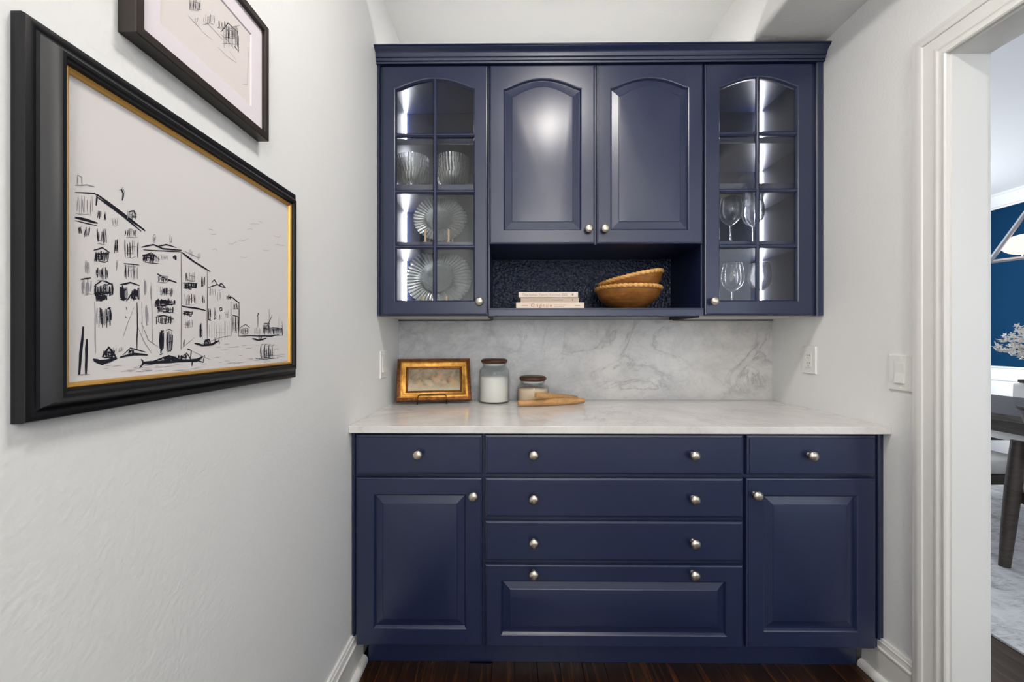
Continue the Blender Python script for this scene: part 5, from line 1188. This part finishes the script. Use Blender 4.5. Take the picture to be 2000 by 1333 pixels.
# vase with white blossom branches
fa_ = tag(empty('flower_arrangement', (3.48, 2.60, 0.7503)), 'white blossom branches in a vase on the dining table', 'flowers')
MB().lathe([(0.001, 0), (0.05, 0), (0.075, 0.03), (0.09, 0.09), (0.08, 0.16), (0.045, 0.21), (0.038, 0.235), (0.045, 0.25), (0.040, 0.25), (0.033, 0.235), (0.06, 0.16), (0.001, 0.02)], (3.48, 2.60, 0.7503), 40).build('vase', 'vase', fa_, smooth=True)
rr = random.Random(21)
branches, petals = [], MB()
tips = [(3.09, 2.58, 1.17), (3.14, 2.62, 1.215), (3.20, 2.57, 1.245), (3.24, 2.60, 1.115), (3.18, 2.55, 1.15), (3.30, 2.66, 1.27), (3.55, 2.5, 1.30), (3.72, 2.62, 1.22), (3.62, 2.75, 1.28), (3.42, 2.40, 1.24), (3.12, 2.60, 1.145)]
for tp in tips:
    b0 = Vector((3.48, 2.60, 0.985)); t_ = Vector(tp)
    midp = b0.lerp(t_, 0.5) + Vector((0, 0, 0.06))
    pts = [b0.lerp(midp, s / 5).lerp(midp.lerp(t_, s / 5), s / 5) for s in range(6)]
    MB().tube(pts, [0.004, 0.0035, 0.003, 0.0028, 0.0022, 0.0015], 6).build('branch', 'twig', fa_, smooth=True)
    for k in range(20):
        s = 0.40 + 0.6 * (k / 19) ** 0.7
        base = pts[min(5, int(round(s * 5)))].lerp(t_, 0.3 * rr.random()) + Vector([rr.uniform(-0.03, 0.03) for _ in range(3)])
        rot = Matrix.Rotation(rr.uniform(0, 6), 4, 'Z') @ Matrix.Rotation(rr.uniform(-1.2, 1.2), 4, 'X')
        for pt in range(5):
            a = 2 * PI * pt / 5
            sz = rr.uniform(0.012, 0.019)
            q_ = [(0, 0, 0), (math.cos(a - 0.5) * sz * 0.8, math.sin(a - 0.5) * sz * 0.8, 0.004), (math.cos(a) * sz * 1.3, math.sin(a) * sz * 1.3, 0.007), (math.cos(a + 0.5) * sz * 0.8, math.sin(a + 0.5) * sz * 0.8, 0.004)]
            b1 = len(petals.v)
            petals.v += [tuple(rot @ Vector(p) + base) for p in q_]
            petals.v += [tuple(rot @ (Vector(p) + Vector((0, 0, -0.0012))) + base) for p in q_]
            petals.f += [(b1, b1 + 1, b1 + 2, b1 + 3), (b1 + 7, b1 + 6, b1 + 5, b1 + 4)] + [(b1 + i, b1 + (i + 1) % 4, b1 + 4 + (i + 1) % 4, b1 + 4 + i) for i in range(4)]
o = petals.build('blossoms', 'petal', fa_); o['kind'] = 'stuff'

# triangular rod chandelier with a glowing globe
ch = tag(empty('chandelier', (3.45, 2.55, 1.69)), 'silver triangular rod chandelier with glowing globe above the dining table', 'chandelier')
A_, B_, C_ = (2.985, 2.55, 1.688), (3.62, 2.55, 2.56), (3.92, 2.55, 1.805)
for p, q_ in ((A_, B_), (A_, C_), (B_, C_)):
    MB().tube([p, q_], 0.0125, 6).build('rod', 'silver', ch)
MB().tube([B_, (3.62, 2.55, 2.735)], 0.008, 8).build('stem', 'silver', ch)
MB().lathe([(0.001, 0), (0.06, 0), (0.065, 0.01), (0.06, 0.018), (0.001, 0.018)], (3.62, 2.55, 2.7215), 32).build('canopy', 'silver', ch, smooth=True)
MB().ball((3.215, 2.55, 1.800), 0.108, 0.108, 0.064, 28, 16).build('globe', 'globe', ch, smooth=True)['label'] = 'pale glowing globe'
MB().tube([(3.215, 2.55, 1.735), (3.215, 2.55, 1.722)], 0.02, 12).build('globe_holder', 'silver', ch)
MB().ball((3.70, 2.55, 1.86), 0.108, 0.108, 0.064, 28, 16).build('globe', 'globe', ch, smooth=True)['label'] = 'pale glowing globe'
